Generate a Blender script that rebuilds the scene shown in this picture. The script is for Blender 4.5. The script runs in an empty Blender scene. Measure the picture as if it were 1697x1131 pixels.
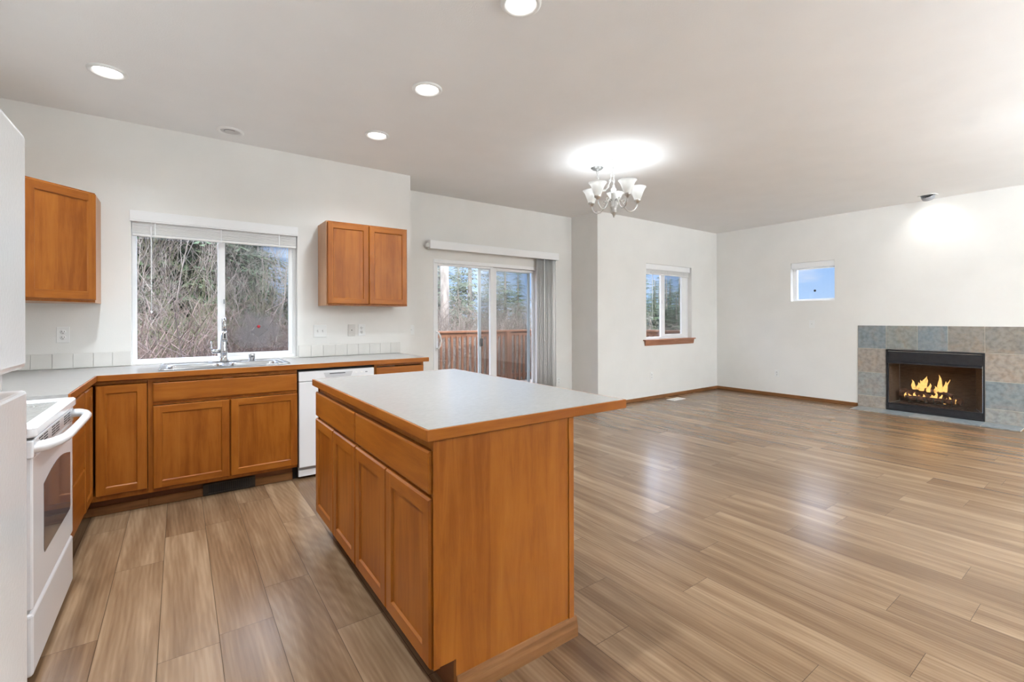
import bpy, bmesh, math, random
from mathutils import Vector, Matrix
rnd = random.Random(7)
C = bpy.context.scene.collection
SC = bpy.context.scene
PI = math.pi

# ------------------------------------------------------------------ camera
EYE = 1.266
YAW, ROLL = 0.624748, 0.0029296
cy_, sy_ = math.cos(YAW), math.sin(YAW)
fwd = Vector((sy_, cy_, 0)); rgt = Vector((cy_, -sy_, 0)); dwn = Vector((0, 0, -1))
r2 = math.cos(ROLL) * rgt + math.sin(ROLL) * dwn
d2 = -math.sin(ROLL) * rgt + math.cos(ROLL) * dwn
cam_d = bpy.data.cameras.new('camera'); cam = bpy.data.objects.new('camera', cam_d); C.objects.link(cam)
M = Matrix((r2, -d2, -fwd)).transposed().to_4x4(); M.translation = (0, 0, EYE)
cam.matrix_world = M
cam_d.sensor_width = 36; cam_d.lens = 764.32 / 1697 * 36
cam_d.shift_x = 0; cam_d.shift_y = -(565.5 - 528.4155) / 1697
cam_d.clip_start = 0.05; cam_d.clip_end = 300
SC.camera = cam

# ------------------------------------------------------------------ colour management, sky, sun
vs = SC.view_settings
vs.view_transform = 'Standard'; vs.look = 'None'; vs.gamma = 1.0; vs.use_curve_mapping = False
vs.exposure = 0.82
SKY = .58
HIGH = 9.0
CAN = 50.0
UP = 134.0
BULB = 1.15
w = bpy.data.worlds.new('sky'); SC.world = w; w.use_nodes = True
nt = w.node_tree; nt.nodes.clear()
def N(nt, t, **k):
    n = nt.nodes.new(t)
    for a, b in k.items():
        if a == 'inp':
            for i, v in b.items(): n.inputs[i].default_value = v
        else: setattr(n, a, b)
    return n
def L(nt, a, b): nt.links.new(a, b)
def ramp(nt, stops, interp='LINEAR'):
    n = nt.nodes.new('ShaderNodeValToRGB'); cr = n.color_ramp; cr.interpolation = interp
    while len(cr.elements) < len(stops): cr.elements.new(0.5)
    for e, (p, c) in zip(cr.elements, stops):
        e.position = p; e.color = tuple(c) + ((1,) if len(c) == 3 else ())
    return n
tc = N(nt, 'ShaderNodeTexCoord'); sep = N(nt, 'ShaderNodeSeparateXYZ'); L(nt, tc.outputs['Generated'], sep.inputs[0])
rp = ramp(nt, [(0.0, (.50, .70, 1.0)), (.12, (.33, .56, .98)), (.5, (.20, .42, .92)), (1, (.14, .33, .80))])
L(nt, sep.outputs['Z'], rp.inputs[0])
mp = N(nt, 'ShaderNodeMapping', inp={'Scale': (3, 3, 11)}); L(nt, tc.outputs['Generated'], mp.inputs[0])
nz = N(nt, 'ShaderNodeTexNoise', inp={'Scale': 2.2, 'Detail': 6, 'Roughness': .55}); L(nt, mp.outputs[0], nz.inputs['Vector'])
cr_ = ramp(nt, [(.52, (0, 0, 0)), (.72, (.75, .75, .75))]); L(nt, nz.outputs[0], cr_.inputs[0])
mx = N(nt, 'ShaderNodeMix', data_type='RGBA'); L(nt, cr_.outputs[0], mx.inputs['Factor']); L(nt, rp.outputs[0], mx.inputs['A']); mx.inputs['B'].default_value = (.92, .94, 1, 1)
hi = N(nt, 'ShaderNodeMapRange', inp={'From Min': .17, 'From Max': .42, 'To Min': SKY, 'To Max': SKY * HIGH}); L(nt, sep.outputs['Z'], hi.inputs[0])   # upper sky, out of view, boosted to light the room
hz = N(nt, 'ShaderNodeMapRange', inp={'From Min': .15, 'From Max': .34, 'To Min': 0.0, 'To Max': .75}); L(nt, sep.outputs['Z'], hz.inputs[0])
mh = N(nt, 'ShaderNodeMix', data_type='RGBA'); L(nt, hz.outputs[0], mh.inputs['Factor']); L(nt, mx.outputs['Result'], mh.inputs['A']); mh.inputs['B'].default_value = (.86, .92, 1, 1)
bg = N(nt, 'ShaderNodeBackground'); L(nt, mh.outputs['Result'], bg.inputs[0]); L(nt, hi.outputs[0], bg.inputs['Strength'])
wo = N(nt, 'ShaderNodeOutputWorld'); L(nt, bg.outputs[0], wo.inputs[0])
sun_d = bpy.data.lights.new('sun', 'SUN'); sun_d.energy = 3.2; sun_d.color = (1, .93, .82); sun_d.angle = .02
sun = bpy.data.objects.new('sun', sun_d); C.objects.link(sun)
sun.rotation_euler = (math.radians(52), 0, math.radians(-28))   # from behind the house, to the left

# ------------------------------------------------------------------ materials
MATS = {}
def mat(name, col=(.8, .8, .8), rough=.5, metal=0.0, spec=.5, **k):
    if name in MATS: return MATS[name]
    m = bpy.data.materials.new(name); m.use_nodes = True; MATS[name] = m
    b = m.node_tree.nodes['Principled BSDF']
    b.inputs['Base Color'].default_value = (*col, 1); b.inputs['Roughness'].default_value = rough
    b.inputs['Metallic'].default_value = metal; b.inputs['Specular IOR Level'].default_value = spec
    for a, v in k.items():
        b.inputs[a.replace('_', ' ')].default_value = v
    return m
def P(m): return m.node_tree.nodes['Principled BSDF']
def bump(m, height, strength=.2, dist=.01):
    n = N(m.node_tree, 'ShaderNodeBump', inp={'Strength': strength, 'Distance': dist})
    L(m.node_tree, height, n.inputs['Height']); L(m.node_tree, n.outputs[0], P(m).inputs['Normal'])
def noisy(name, c1, c2, scale=8, rough=.5, detail=4, bmp=0, bscale=None, stretch=(1, 1, 1), lo=.35, hi=.65, **k):
    if name in MATS: return MATS[name]
    m = mat(name, c1, rough, **k); nt = m.node_tree
    t = N(nt, 'ShaderNodeTexCoord'); mpn = N(nt, 'ShaderNodeMapping', inp={'Scale': stretch}); L(nt, t.outputs['Object'], mpn.inputs[0])
    z = N(nt, 'ShaderNodeTexNoise', inp={'Scale': scale, 'Detail': detail}); L(nt, mpn.outputs[0], z.inputs['Vector'])
    r = ramp(nt, [(lo, c1), (hi, c2)]); L(nt, z.outputs[0], r.inputs[0]); L(nt, r.outputs[0], P(m).inputs['Base Color'])
    if bmp:
        z2 = N(nt, 'ShaderNodeTexNoise', inp={'Scale': bscale or scale, 'Detail': 3}); L(nt, mpn.outputs[0], z2.inputs['Vector'])
        bump(m, z2.outputs[0], bmp)
    return m
def wood(name, cols, stretch, rough=.37, spec=.33, boards=False):
    if name in MATS: return MATS[name]
    m = mat(name, cols[1], rough, 0, spec); nt = m.node_tree
    t = N(nt, 'ShaderNodeTexCoord'); oi = N(nt, 'ShaderNodeObjectInfo')
    sc = N(nt, 'ShaderNodeMath', operation='MULTIPLY', inp={1: 9.0}); L(nt, oi.outputs['Random'], sc.inputs[0])
    ad = N(nt, 'ShaderNodeVectorMath', operation='ADD'); L(nt, t.outputs['Object'], ad.inputs[0]); L(nt, sc.outputs[0], ad.inputs[1])
    mpn = N(nt, 'ShaderNodeMapping', inp={'Scale': stretch}); L(nt, ad.outputs[0], mpn.inputs[0])
    z = N(nt, 'ShaderNodeTexNoise', inp={'Scale': 3.0, 'Detail': 6, 'Roughness': .6, 'Distortion': .6}); L(nt, mpn.outputs[0], z.inputs['Vector'])
    z2 = N(nt, 'ShaderNodeTexNoise', inp={'Scale': 24.0, 'Detail': 3, 'Roughness': .6}); L(nt, mpn.outputs[0], z2.inputs['Vector'])
    z3 = N(nt, 'ShaderNodeTexNoise', inp={'Scale': 2.6, 'Detail': 4, 'Roughness': .55}); L(nt, ad.outputs[0], z3.inputs['Vector'])
    a = N(nt, 'ShaderNodeMath', operation='MULTIPLY_ADD', inp={1: .16}); L(nt, z2.outputs[0], a.inputs[0]); L(nt, z.outputs[0], a.inputs[2])
    a2 = N(nt, 'ShaderNodeMath', operation='MULTIPLY_ADD', inp={1: .55}); L(nt, z3.outputs[0], a2.inputs[0]); L(nt, a.outputs[0], a2.inputs[2])
    r = ramp(nt, [(.62, cols[0]), (.90, cols[1]), (1.15, cols[2])])
    dv = N(nt, 'ShaderNodeMath', operation='DIVIDE', inp={1: 1.3}); L(nt, a2.outputs[0], dv.inputs[0])
    r.color_ramp.elements[0].position = .50; r.color_ramp.elements[1].position = .70; r.color_ramp.elements[2].position = .88
    last = dv.outputs[0]
    if boards:      # glued-up boards of slightly different tone, and a few small knots
        sx = N(nt, 'ShaderNodeSeparateXYZ'); L(nt, ad.outputs[0], sx.inputs[0])
        sm = N(nt, 'ShaderNodeMath', operation='ADD'); L(nt, sx.outputs[0], sm.inputs[0]); L(nt, sx.outputs[1], sm.inputs[1])
        ms = N(nt, 'ShaderNodeMath', operation='MULTIPLY', inp={1: 8.3}); L(nt, sm.outputs[0], ms.inputs[0]); fl_ = N(nt, 'ShaderNodeMath', operation='FLOOR'); L(nt, ms.outputs[0], fl_.inputs[0])
        wn = N(nt, 'ShaderNodeTexWhiteNoise', noise_dimensions='1D'); L(nt, fl_.outputs[0], wn.inputs['W'])
        wa = N(nt, 'ShaderNodeMath', operation='MULTIPLY_ADD', inp={1: .17}); L(nt, wn.outputs['Value'], wa.inputs[0]); L(nt, last, wa.inputs[2])
        wb = N(nt, 'ShaderNodeMath', operation='SUBTRACT', inp={1: .085}); L(nt, wa.outputs[0], wb.inputs[0]); last = wb.outputs[0]
        vo = N(nt, 'ShaderNodeTexVoronoi', inp={'Scale': 3.1}); L(nt, ad.outputs[0], vo.inputs['Vector'])
        kr = ramp(nt, [(.0, (.30, .30, .30)), (.045, (0, 0, 0))]); L(nt, vo.outputs['Distance'], kr.inputs[0])
        kb = N(nt, 'ShaderNodeMath', operation='SUBTRACT'); L(nt, last, kb.inputs[0]); L(nt, kr.outputs[0], kb.inputs[1]); last = kb.outputs[0]
    L(nt, last, r.inputs[0]); L(nt, r.outputs[0], P(m).inputs['Base Color'])
    return m
MAPLE = ((.235, .062, .005), (.325, .100, .010), (.375, .128, .017))
M_WOODV = wood('maple_vertical', MAPLE, (7, 7, .7), boards=True)
M_WOODH = wood('maple_horizontal', MAPLE, (.7, .7, 7))
M_MAPLEL = wood('pale_maple_side', ((.42, .21, .10), (.52, .28, .145), (.58, .33, .18)), (7, 7, .7), .35)
M_TRIM = wood('oak_trim', ((.15, .060, .018), (.24, .102, .034), (.31, .145, .056)), (.7, .7, 9), .42)
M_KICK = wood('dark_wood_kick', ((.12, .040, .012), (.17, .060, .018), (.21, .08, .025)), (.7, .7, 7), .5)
M_SILL = wood('stained_sill_wood', ((.25, .095, .045), (.36, .155, .085), (.44, .21, .12)), (.7, .7, 9), .35)
M_WALL = noisy('wall_paint', (.81, .795, .76), (.835, .82, .785), 3, .62, bmp=.05, bscale=160)
M_CEIL = noisy('ceiling_paint', (.86, .855, .845), (.88, .875, .865), 3, .8, bmp=.08, bscale=120)
M_WHITE = mat('white_vinyl', (.90, .90, .90), .35)
M_BLIND = mat('white_blind_slat', (.90, .89, .87), .45)
M_VANE = mat('white_blind_vane', (.90, .89, .875), .5)
_b = M_VANE; _nt = _b.node_tree; _tl = N(_nt, 'ShaderNodeBsdfTranslucent', inp={0: (.9, .89, .87, 1)}); _mx = N(_nt, 'ShaderNodeMixShader', inp={0: .2})
L(_nt, P(_b).outputs[0], _mx.inputs[1]); L(_nt, _tl.outputs[0], _mx.inputs[2]); L(_nt, _mx.outputs[0], _nt.nodes['Material Output'].inputs[0])
M_APPL = noisy('white_enamel', (.80, .81, .82), (.82, .83, .84), 4, .22, bmp=.05, bscale=90)
M_APPL2 = mat('smooth_white_enamel', (.80, .80, .81), .18)
M_PLATE = mat('white_plastic', (.84, .84, .82), .3)
M_GREYP = mat('grey_plastic', (.35, .35, .36), .4)
M_DARK = mat('dark_slot', (.015, .015, .016), .6)
M_BLACK = noisy('black_metal', (.012, .012, .014), (.02, .02, .023), 20, .42)
M_VENT = noisy('brown_register_metal', (.035, .028, .022), (.05, .04, .032), 20, .45, metal=.5)
M_STEEL = noisy('brushed_steel', (.44, .44, .44), (.52, .52, .52), 6, .27, stretch=(1, 20, 20), metal=1.0)
M_CHROME = mat('chrome', (.55, .55, .56), .1, 1.0)
M_NICKEL = noisy('brushed_nickel', (.55, .54, .52), (.68, .67, .65), 30, .3, metal=1.0)
M_LAM = noisy('linen_laminate', (.315, .30, .285), (.35, .335, .32), 90, .22, detail=6, stretch=(.5, 2.5, 1))
M_TILEW = noisy('white_wall_tile', (.74, .72, .68), (.78, .76, .72), 6, .22)
M_GROUTW = mat('pale_grout', (.66, .64, .60), .8)
M_COOK = noisy('grey_ceramic_glass', (.30, .295, .28), (.36, .355, .34), 60, .08)
M_OVENG = noisy('dark_oven_glass', (.10, .085, .085), (.15, .13, .13), 9, .05, stretch=(1, 6, .6))
M_LOG = noisy('charred_bark', (.02, .012, .01), (.16, .075, .05), 22, .9, bmp=.8, detail=6)
M_BRICK = noisy('firebox_panel', (.045, .030, .022), (.08, .055, .04), 14, .85, stretch=(1, 1, 6))
M_EMBER = noisy('ember_bed', (.02, .015, .012), (.10, .05, .035), 40, .9, bmp=.6)
M_DECK = wood('deck_cedar', ((.12, .050, .025), (.17, .075, .038), (.22, .10, .055)), (5, 5, .8), .75)
M_DECKB = wood('deck_board_grey', ((.24, .19, .15), (.33, .27, .22), (.40, .33, .28)), (6, .6, 6), .8)
M_SCREENF = mat('grey_screen_frame', (.42, .47, .50), .45)
M_TWIG = noisy('bare_twig_bark', (.10, .078, .062), (.20, .16, .135), 3, .9)
M_TWIGR = noisy('reddish_cane', (.11, .075, .066), (.19, .135, .12), 2, .9)
M_TRUNK = noisy('grey_bark', (.16, .135, .115), (.30, .26, .23), 6, .95, bmp=.5, stretch=(2, 2, .5))
M_MOSS = noisy('mossy_bark', (.09, .10, .045), (.18, .165, .10), 5, .95)
M_FIR = noisy('fir_needles', (.040, .075, .032), (.085, .13, .06), 1.6, .8)
M_FIR2 = noisy('dusky_fir_needles', (.045, .065, .04), (.09, .115, .07), 1.6, .8)
M_GRASS = noisy('yard_ground', (.10, .085, .05), (.17, .14, .09), 1.2, .95)
M_CARPET_DARK = M_DARK

def emis(name, col, s):
    if name in MATS: return MATS[name]
    m = mat(name, col, .5); b = P(m)
    b.inputs['Emission Color'].default_value = (*col, 1); b.inputs['Emission Strength'].default_value = s
    return m
M_LENS = emis('lit_lens', (1, .98, .95), 4.0)
def glass(name, tint=(1, 1, 1), haze=None):
    m = bpy.data.materials.new(name); m.use_nodes = True; nt = m.node_tree; nt.nodes.clear(); MATS[name] = m
    o = N(nt, 'ShaderNodeOutputMaterial'); t = N(nt, 'ShaderNodeBsdfTransparent', inp={0: (*tint, 1)})
    g = N(nt, 'ShaderNodeBsdfGlossy', inp={'Roughness': .0, 'Color': (1, 1, 1, 1)})
    ge = N(nt, 'ShaderNodeNewGeometry'); dp = N(nt, 'ShaderNodeVectorMath', operation='DOT_PRODUCT'); L(nt, ge.outputs['Normal'], dp.inputs[0]); L(nt, ge.outputs['Incoming'], dp.inputs[1])
    ab = N(nt, 'ShaderNodeMath', operation='ABSOLUTE'); L(nt, dp.outputs['Value'], ab.inputs[0]); om = N(nt, 'ShaderNodeMath', operation='SUBTRACT', inp={0: 1.0}); L(nt, ab.outputs[0], om.inputs[1])
    pw = N(nt, 'ShaderNodeMath', operation='POWER', inp={1: 5.0}); L(nt, om.outputs[0], pw.inputs[0]); f = N(nt, 'ShaderNodeMath', operation='MULTIPLY_ADD', inp={1: .96, 2: .035}); L(nt, pw.outputs[0], f.inputs[0])
    mxs = N(nt, 'ShaderNodeMixShader'); L(nt, f.outputs[0], mxs.inputs[0]); L(nt, t.outputs[0], mxs.inputs[1]); L(nt, g.outputs[0], mxs.inputs[2])
    last = mxs.outputs[0]
    if haze:            # fogged patch inside a failed double pane
        tcn = N(nt, 'ShaderNodeTexCoord'); mpn = N(nt, 'ShaderNodeMapping', inp={'Location': haze[0], 'Scale': haze[1]}); L(nt, tcn.outputs['Object'], mpn.inputs[0])
        ln = N(nt, 'ShaderNodeVectorMath', operation='LENGTH'); L(nt, mpn.outputs[0], ln.inputs[0])
        z = N(nt, 'ShaderNodeTexNoise', inp={'Scale': 9.0, 'Detail': 5}); L(nt, tcn.outputs['Object'], z.inputs['Vector'])
        a = N(nt, 'ShaderNodeMath', operation='MULTIPLY_ADD', inp={1: .7}); L(nt, z.outputs[0], a.inputs[0]); L(nt, ln.outputs['Value'], a.inputs[2])
        r = ramp(nt, [(.45, (haze[2],) * 3), (1.25, (0, 0, 0))]); L(nt, a.outputs[0], r.inputs[0])
        d = N(nt, 'ShaderNodeBsdfTranslucent', inp={0: (.16, .145, .14, 1)}); d2_ = N(nt, 'ShaderNodeBsdfDiffuse', inp={0: (.12, .11, .105, 1)})
        ds = N(nt, 'ShaderNodeAddShader'); L(nt, d.outputs[0], ds.inputs[0]); L(nt, d2_.outputs[0], ds.inputs[1])
        m2 = N(nt, 'ShaderNodeMixShader'); L(nt, r.outputs[0], m2.inputs[0]); L(nt, last, m2.inputs[1]); L(nt, ds.outputs[0], m2.inputs[2]); last = m2.outputs[0]
    L(nt, last, o.inputs[0])
    return m
M_GLASS = glass('window_glass')
M_GLASSF = glass('fogged_window_glass', haze=((-.283 * 3.0, 0, -.25 * 3.6), (3.0, 1, 3.6), .62))
def mesh_screen(name, dens, col):
    m = bpy.data.materials.new(name); m.use_nodes = True; nt = m.node_tree; nt.nodes.clear(); MATS[name] = m
    o = N(nt, 'ShaderNodeOutputMaterial'); t = N(nt, 'ShaderNodeBsdfTransparent'); d = N(nt, 'ShaderNodeBsdfDiffuse', inp={0: (*col, 1)})
    x = N(nt, 'ShaderNodeMixShader', inp={0: dens}); L(nt, t.outputs[0], x.inputs[1]); L(nt, d.outputs[0], x.inputs[2]); L(nt, x.outputs[0], o.inputs[0])
    return m
M_MESH = mesh_screen('insect_screen_mesh', .24, (.035, .035, .04))
M_FGLASS = glass('fireplace_glass', (.92, .90, .88))

# ------------------------------------------------------------------ mesh helpers
class MB:
    def __init__(s): s.bm = bmesh.new()
    def box(s, x0, x1, y0, y1, z0, z1, mi=0, bev=0, seg=1):
        if x0 > x1: x0, x1 = x1, x0
        if y0 > y1: y0, y1 = y1, y0
        if z0 > z1: z0, z1 = z1, z0
        r = bmesh.ops.create_cube(s.bm, size=1)
        for v in r['verts']:
            v.co = Vector((x0 + (v.co.x + .5) * (x1 - x0), y0 + (v.co.y + .5) * (y1 - y0), z0 + (v.co.z + .5) * (z1 - z0)))
        fs = {f for v in r['verts'] for f in v.link_faces}
        for f in fs: f.material_index = mi
        if bev:
            es = list({e for v in r['verts'] for e in v.link_edges})
            rr = bmesh.ops.bevel(s.bm, geom=es, offset=bev, segments=seg, affect='EDGES', profile=.5)
            for f in rr['faces']: f.material_index = mi
        return s
    def poly(s, pts, mi=0, smooth=False):
        f = s.bm.faces.new([s.bm.verts.new(p) for p in pts]); f.material_index = mi; f.smooth = smooth; return f
    def prism(s, pts, vec, mi=0, smooth=False):
        a = [s.bm.verts.new(p) for p in pts]; b = [s.bm.verts.new(Vector(p) + Vector(vec)) for p in pts]; n = len(a)
        fs = [s.bm.faces.new(a[::-1]), s.bm.faces.new(b)]
        for i in range(n):
            f = s.bm.faces.new((a[i], a[(i + 1) % n], b[(i + 1) % n], b[i])); f.smooth = smooth; fs.append(f)
        for f in fs: f.material_index = mi
        return s
    def tube(s, pts, rad, sides=10, mi=0, cap=True, closed=False, smooth=True, flat=1.0):
        pts = [Vector(p) for p in pts]; n = len(pts)
        if not hasattr(rad, '__len__'): rad = [rad] * n
        rings = []; prev = None
        for i, p in enumerate(pts):
            if closed: t = pts[(i + 1) % n] - pts[i - 1]
            else: t = pts[min(i + 1, n - 1)] - pts[max(i - 1, 0)]
            t.normalize()
            if prev is None:
                u = t.cross(Vector((0, 0, 1)))
                if u.length < 1e-3: u = t.cross(Vector((1, 0, 0)))
            else: u = prev - t * prev.dot(t)
            u.normalize(); prev = u; v = t.cross(u)
            rings.append([s.bm.verts.new(p + (u * math.cos(2 * PI * k / sides) + v * flat * math.sin(2 * PI * k / sides)) * rad[i]) for k in range(sides)])
        m = n if closed else n - 1
        for i in range(m):
            a, b = rings[i], rings[(i + 1) % n]
            for k in range(sides):
                f = s.bm.faces.new((a[k], a[(k + 1) % sides], b[(k + 1) % sides], b[k])); f.material_index = mi; f.smooth = smooth
        if cap and not closed:
            if sides > 2:
                for r in (rings[0][::-1], rings[-1]):
                    f = s.bm.faces.new(r); f.material_index = mi
        return s
    def lathe(s, prof, c, axis=(0, 0, 1), seg=24, mi=0, smooth=True, cap=False):
        ax = Vector(axis).normalized(); u = ax.orthogonal().normalized(); v = ax.cross(u); c = Vector(c)
        rings = []
        for r, h in prof:
            if r < 1e-6: rings.append([s.bm.verts.new(c + ax * h)])
            else: rings.append([s.bm.verts.new(c + ax * h + (u * math.cos(2 * PI * k / seg) + v * math.sin(2 * PI * k / seg)) * r) for k in range(seg)])
        for a, b in zip(rings, rings[1:]):
            for k in range(seg):
                k2 = (k + 1) % seg
                if len(a) == 1 and len(b) == 1: continue
                if len(a) == 1: q = (a[0], b[k2], b[k])
                elif len(b) == 1: q = (a[k], a[k2], b[0])
                else: q = (a[k], a[k2], b[k2], b[k])
                f = s.bm.faces.new(q); f.material_index = mi; f.smooth = smooth
        return s
    def build(s, name, mats, parent=None, fix=True):
        if not isinstance(mats, (list, tuple)): mats = [mats]
        if fix: bmesh.ops.recalc_face_normals(s.bm, faces=s.bm.faces[:])
        me = bpy.data.meshes.new(name)
        if parent is not None: o_ = Vector(parent['w_org'])
        else:
            xs = [v.co for v in s.bm.verts]
            o_ = Vector(((min(p.x for p in xs) + max(p.x for p in xs)) / 2, (min(p.y for p in xs) + max(p.y for p in xs)) / 2, min(p.z for p in xs)))
        for v in s.bm.verts: v.co -= o_
        s.bm.to_mesh(me); s.bm.free()
        for m in mats: me.materials.append(m)
        o = bpy.data.objects.new(name, me); C.objects.link(o); o['w_org'] = tuple(o_)
        if parent is not None: o.parent = parent
        else: o.location = o_
        return o
def tag(o, label, cat, group=None, kind=None):
    o['label'] = label; o['category'] = cat
    if group: o['group'] = group
    if kind: o['kind'] = kind
    return o
def thing(name, loc, label, cat, group=None):
    o = bpy.data.objects.new(name, None); C.objects.link(o); o.location = loc; o['w_org'] = tuple(loc); o.empty_display_size = .1
    return tag(o, label, cat, group)
def struct(o): o['kind'] = 'structure'; return o
def sroot(name, loc):
    o = bpy.data.objects.new(name, None); C.objects.link(o); o.location = loc; o['w_org'] = tuple(loc); o.empty_display_size = .1
    o['kind'] = 'structure'; return o
def B(name, m, parent, *boxes, bev=0, seg=1):
    b = MB()
    for q in boxes: b.box(*q, bev=bev, seg=seg)
    return b.build(name, m, parent)
def arc(c, r, a0, a1, n, u, v):
    c = Vector(c); u = Vector(u); v = Vector(v)
    return [c + (u * math.cos(a0 + (a1 - a0) * i / n) + v * math.sin(a0 + (a1 - a0) * i / n)) * r for i in range(n + 1)]

# ------------------------------------------------------------------ room shell
ZC = 2.782
XL, XR = -1.075, 7.83
YK, YN, YLV, YB = 4.585, 5.10, 4.568, -3.2
XNL, XNR = 1.985, 4.785
TH = .14
# floor: one mesh of individual planks, their tone and grain offset stored per plank
PW, PLEN = .1956, 1.211
ENDS = {0: 3.034, 1: 2.138, 3: 2.45, 4: 1.945, -1: 2.438, 9: 1.56, 8: 1.26, 12: 1.711, 13: 1.437, 11: 1.27, 16: 1.262, 14: .673, 15: .444, 17: .538,
        10: .712, 21: 1.279, 18: 1.135, 20: .999, 23: .738, 30: 1.094, 35: 1.107}
def make_floor():
    bm = bmesh.new(); uv = bm.loops.layers.uv.new('plank'); ca = bm.loops.layers.float_color.new('tone')
    r = random.Random(3); g = .0009
    k0, k1 = -5, 42
    for k in range(k0, k1):
        x0 = -.265 + PW * k; x1 = x0 + PW
        x0 = max(x0, XL - .1); x1 = min(x1, XR + .05)
        if x1 - x0 < .01: continue
        ph = ENDS.get(k, r.uniform(0, PLEN))
        y = ph - math.ceil((ph - (YB - .1)) / PLEN) * PLEN
        while y < YN + .1:
            a, b = max(y, YB - .1), min(y + PLEN, YN + .1)
            if b - a > .01:
                f = bm.faces.new([bm.verts.new((px, py, 0)) for px, py in ((x0 + g, a + g), (x1 - g, a + g), (x1 - g, b - g), (x0 + g, b - g))])
                ou, ov, t1, t2 = r.uniform(0, 60), r.uniform(0, 60), r.random(), r.random()
                for lp in f.loops:
                    lp[uv].uv = (lp.vert.co.y - y + ou, lp.vert.co.x - x0 + ov); lp[ca] = (t1, t2, 0, 1)
            y += PLEN
    f = bm.faces.new([bm.verts.new(p) for p in ((XL - .1, YB - .1, -.004), (XR + .05, YB - .1, -.004), (XR + .05, YN + .1, -.004), (XL - .1, YN + .1, -.004))]); f.material_index = 1
    me = bpy.data.meshes.new('floor'); bm.to_mesh(me); bm.free()
    m = mat('oak_vinyl_plank', (.4, .3, .2), .3, 0, .42); nt = m.node_tree
    at = N(nt, 'ShaderNodeVertexColor', layer_name='tone'); sp = N(nt, 'ShaderNodeSeparateColor'); L(nt, at.outputs[0], sp.inputs[0])
    u = N(nt, 'ShaderNodeUVMap', uv_map='plank')
    def noise(scale, sx, sy, det=4, dist=0.0):
        q = N(nt, 'ShaderNodeMapping', inp={'Scale': (sx, sy, 1)}); L(nt, u.outputs[0], q.inputs[0])
        z = N(nt, 'ShaderNodeTexNoise', inp={'Scale': scale, 'Detail': det, 'Distortion': dist, 'Roughness': .6}); L(nt, q.outputs[0], z.inputs['Vector']); return z.outputs[0]
    broad = noise(1, 1.0, 11, 3, .4); fine = noise(1, 7, 150, 4); mid = noise(1, 2.2, 42, 4, 1.2)
    qw = N(nt, 'ShaderNodeMapping', inp={'Scale': (1.1, 7.5, 1)}); L(nt, u.outputs[0], qw.inputs[0])
    wv = N(nt, 'ShaderNodeTexWave', wave_type='RINGS', rings_direction='Z', inp={'Scale': 2.2, 'Distortion': 5.0, 'Detail': 3, 'Detail Scale': 1.2}); L(nt, qw.outputs[0], wv.inputs['Vector'])
    def madd(a, k, b=None):
        n = N(nt, 'ShaderNodeMath', operation='MULTIPLY_ADD', inp={1: k, 2: 0.0}); L(nt, a, n.inputs[0])
        if b is not None: L(nt, b, n.inputs[2])
        return n.outputs[0]
    v = madd(broad, .60); v = madd(mid, .24, v); v = madd(fine, .06, v); v = madd(sp.outputs[1], .08, v); v = madd(wv.outputs[0], .05, v); v = madd(sp.outputs[0], .13, v)
    r_ = ramp(nt, [(.37, (.128, .070, .036)), (.50, (.184, .108, .057)), (.63, (.25, .156, .088)), (.76, (.33, .218, .130))]); L(nt, v, r_.inputs[0])
    L(nt, r_.outputs[0], P(m).inputs['Base Color'])
    rr = N(nt, 'ShaderNodeMapRange', inp={'To Min': .19, 'To Max': .29}); L(nt, mid, rr.inputs[0]); L(nt, rr.outputs[0], P(m).inputs['Roughness'])
    bump(m, mid, .015, .002)
    me.materials.append(m); me.materials.append(mat('plank_gap', (.06, .036, .02), .9, 0, .1))
    o = bpy.data.objects.new('floor', me); C.objects.link(o); o['kind'] = 'structure'
make_floor()
struct(B('ceiling', M_CEIL, None, (XL - .2, XR + .2, YB - .2, YN + .2, ZC, ZC + .14)))
def wall_boxes(axis, p0, p1, a0, a1, z0, z1, holes):
    """boxes of a wall running along x ('x') or y ('y'), with rectangular holes (a0,a1,z0,z1)"""
    out = []; cuts = sorted({a0, a1, *[h[0] for h in holes], *[h[1] for h in holes]})
    for s_, e_ in zip(cuts, cuts[1:]):
        hs = sorted([h for h in holes if h[0] <= s_ + 1e-6 and h[1] >= e_ - 1e-6], key=lambda h: h[2]); z = z0
        for h in hs + [None]:
            top = h[2] if h else z1
            if top - z > 1e-4: out.append((s_, e_, p0, p1, z, top) if axis == 'x' else (p0, p1, s_, e_, z, top))
            if h: z = h[3]
    return out
KW = (-.300, .880, .925, 2.112)          # kitchen window opening
SD = (2.500, 4.135, -.12, 1.995)         # sliding door opening
LW = (5.850, 7.055, .935, 2.120)         # living window opening
SW = (2.730, 3.330, 1.528, 2.122)        # small window opening (y)
FB = (1.180, 2.105, .0, .70)             # firebox opening (y)
struct(B('wall_kitchen', M_WALL, None, *wall_boxes('x', YK, YK + TH, XL - TH, XNL - TH, -.12, ZC, [KW])))
struct(B('wall_nook_left', M_WALL, None, (XNL - TH, XNL, YK, YN + TH, -.12, ZC)))
struct(B('wall_nook', M_WALL, None, *wall_boxes('x', YN, YN + TH, XNL, XNR + TH, -.12, ZC, [SD])))
struct(B('wall_nook_right', M_WALL, None, (XNR, XNR + TH, YLV + TH, YN, -.12, ZC)))
struct(B('wall_living', M_WALL, None, *wall_boxes('x', YLV, YLV + TH, XNR, XR, -.12, ZC, [LW])))
struct(B('wall_right', M_WALL, None, *wall_boxes('y', XR, XR + TH, YB, YLV + TH, -.12, ZC, [SW, FB])))
struct(B('wall_left', M_WALL, None, (XL - TH, XL, YB, YK, -.12, ZC)))
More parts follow.
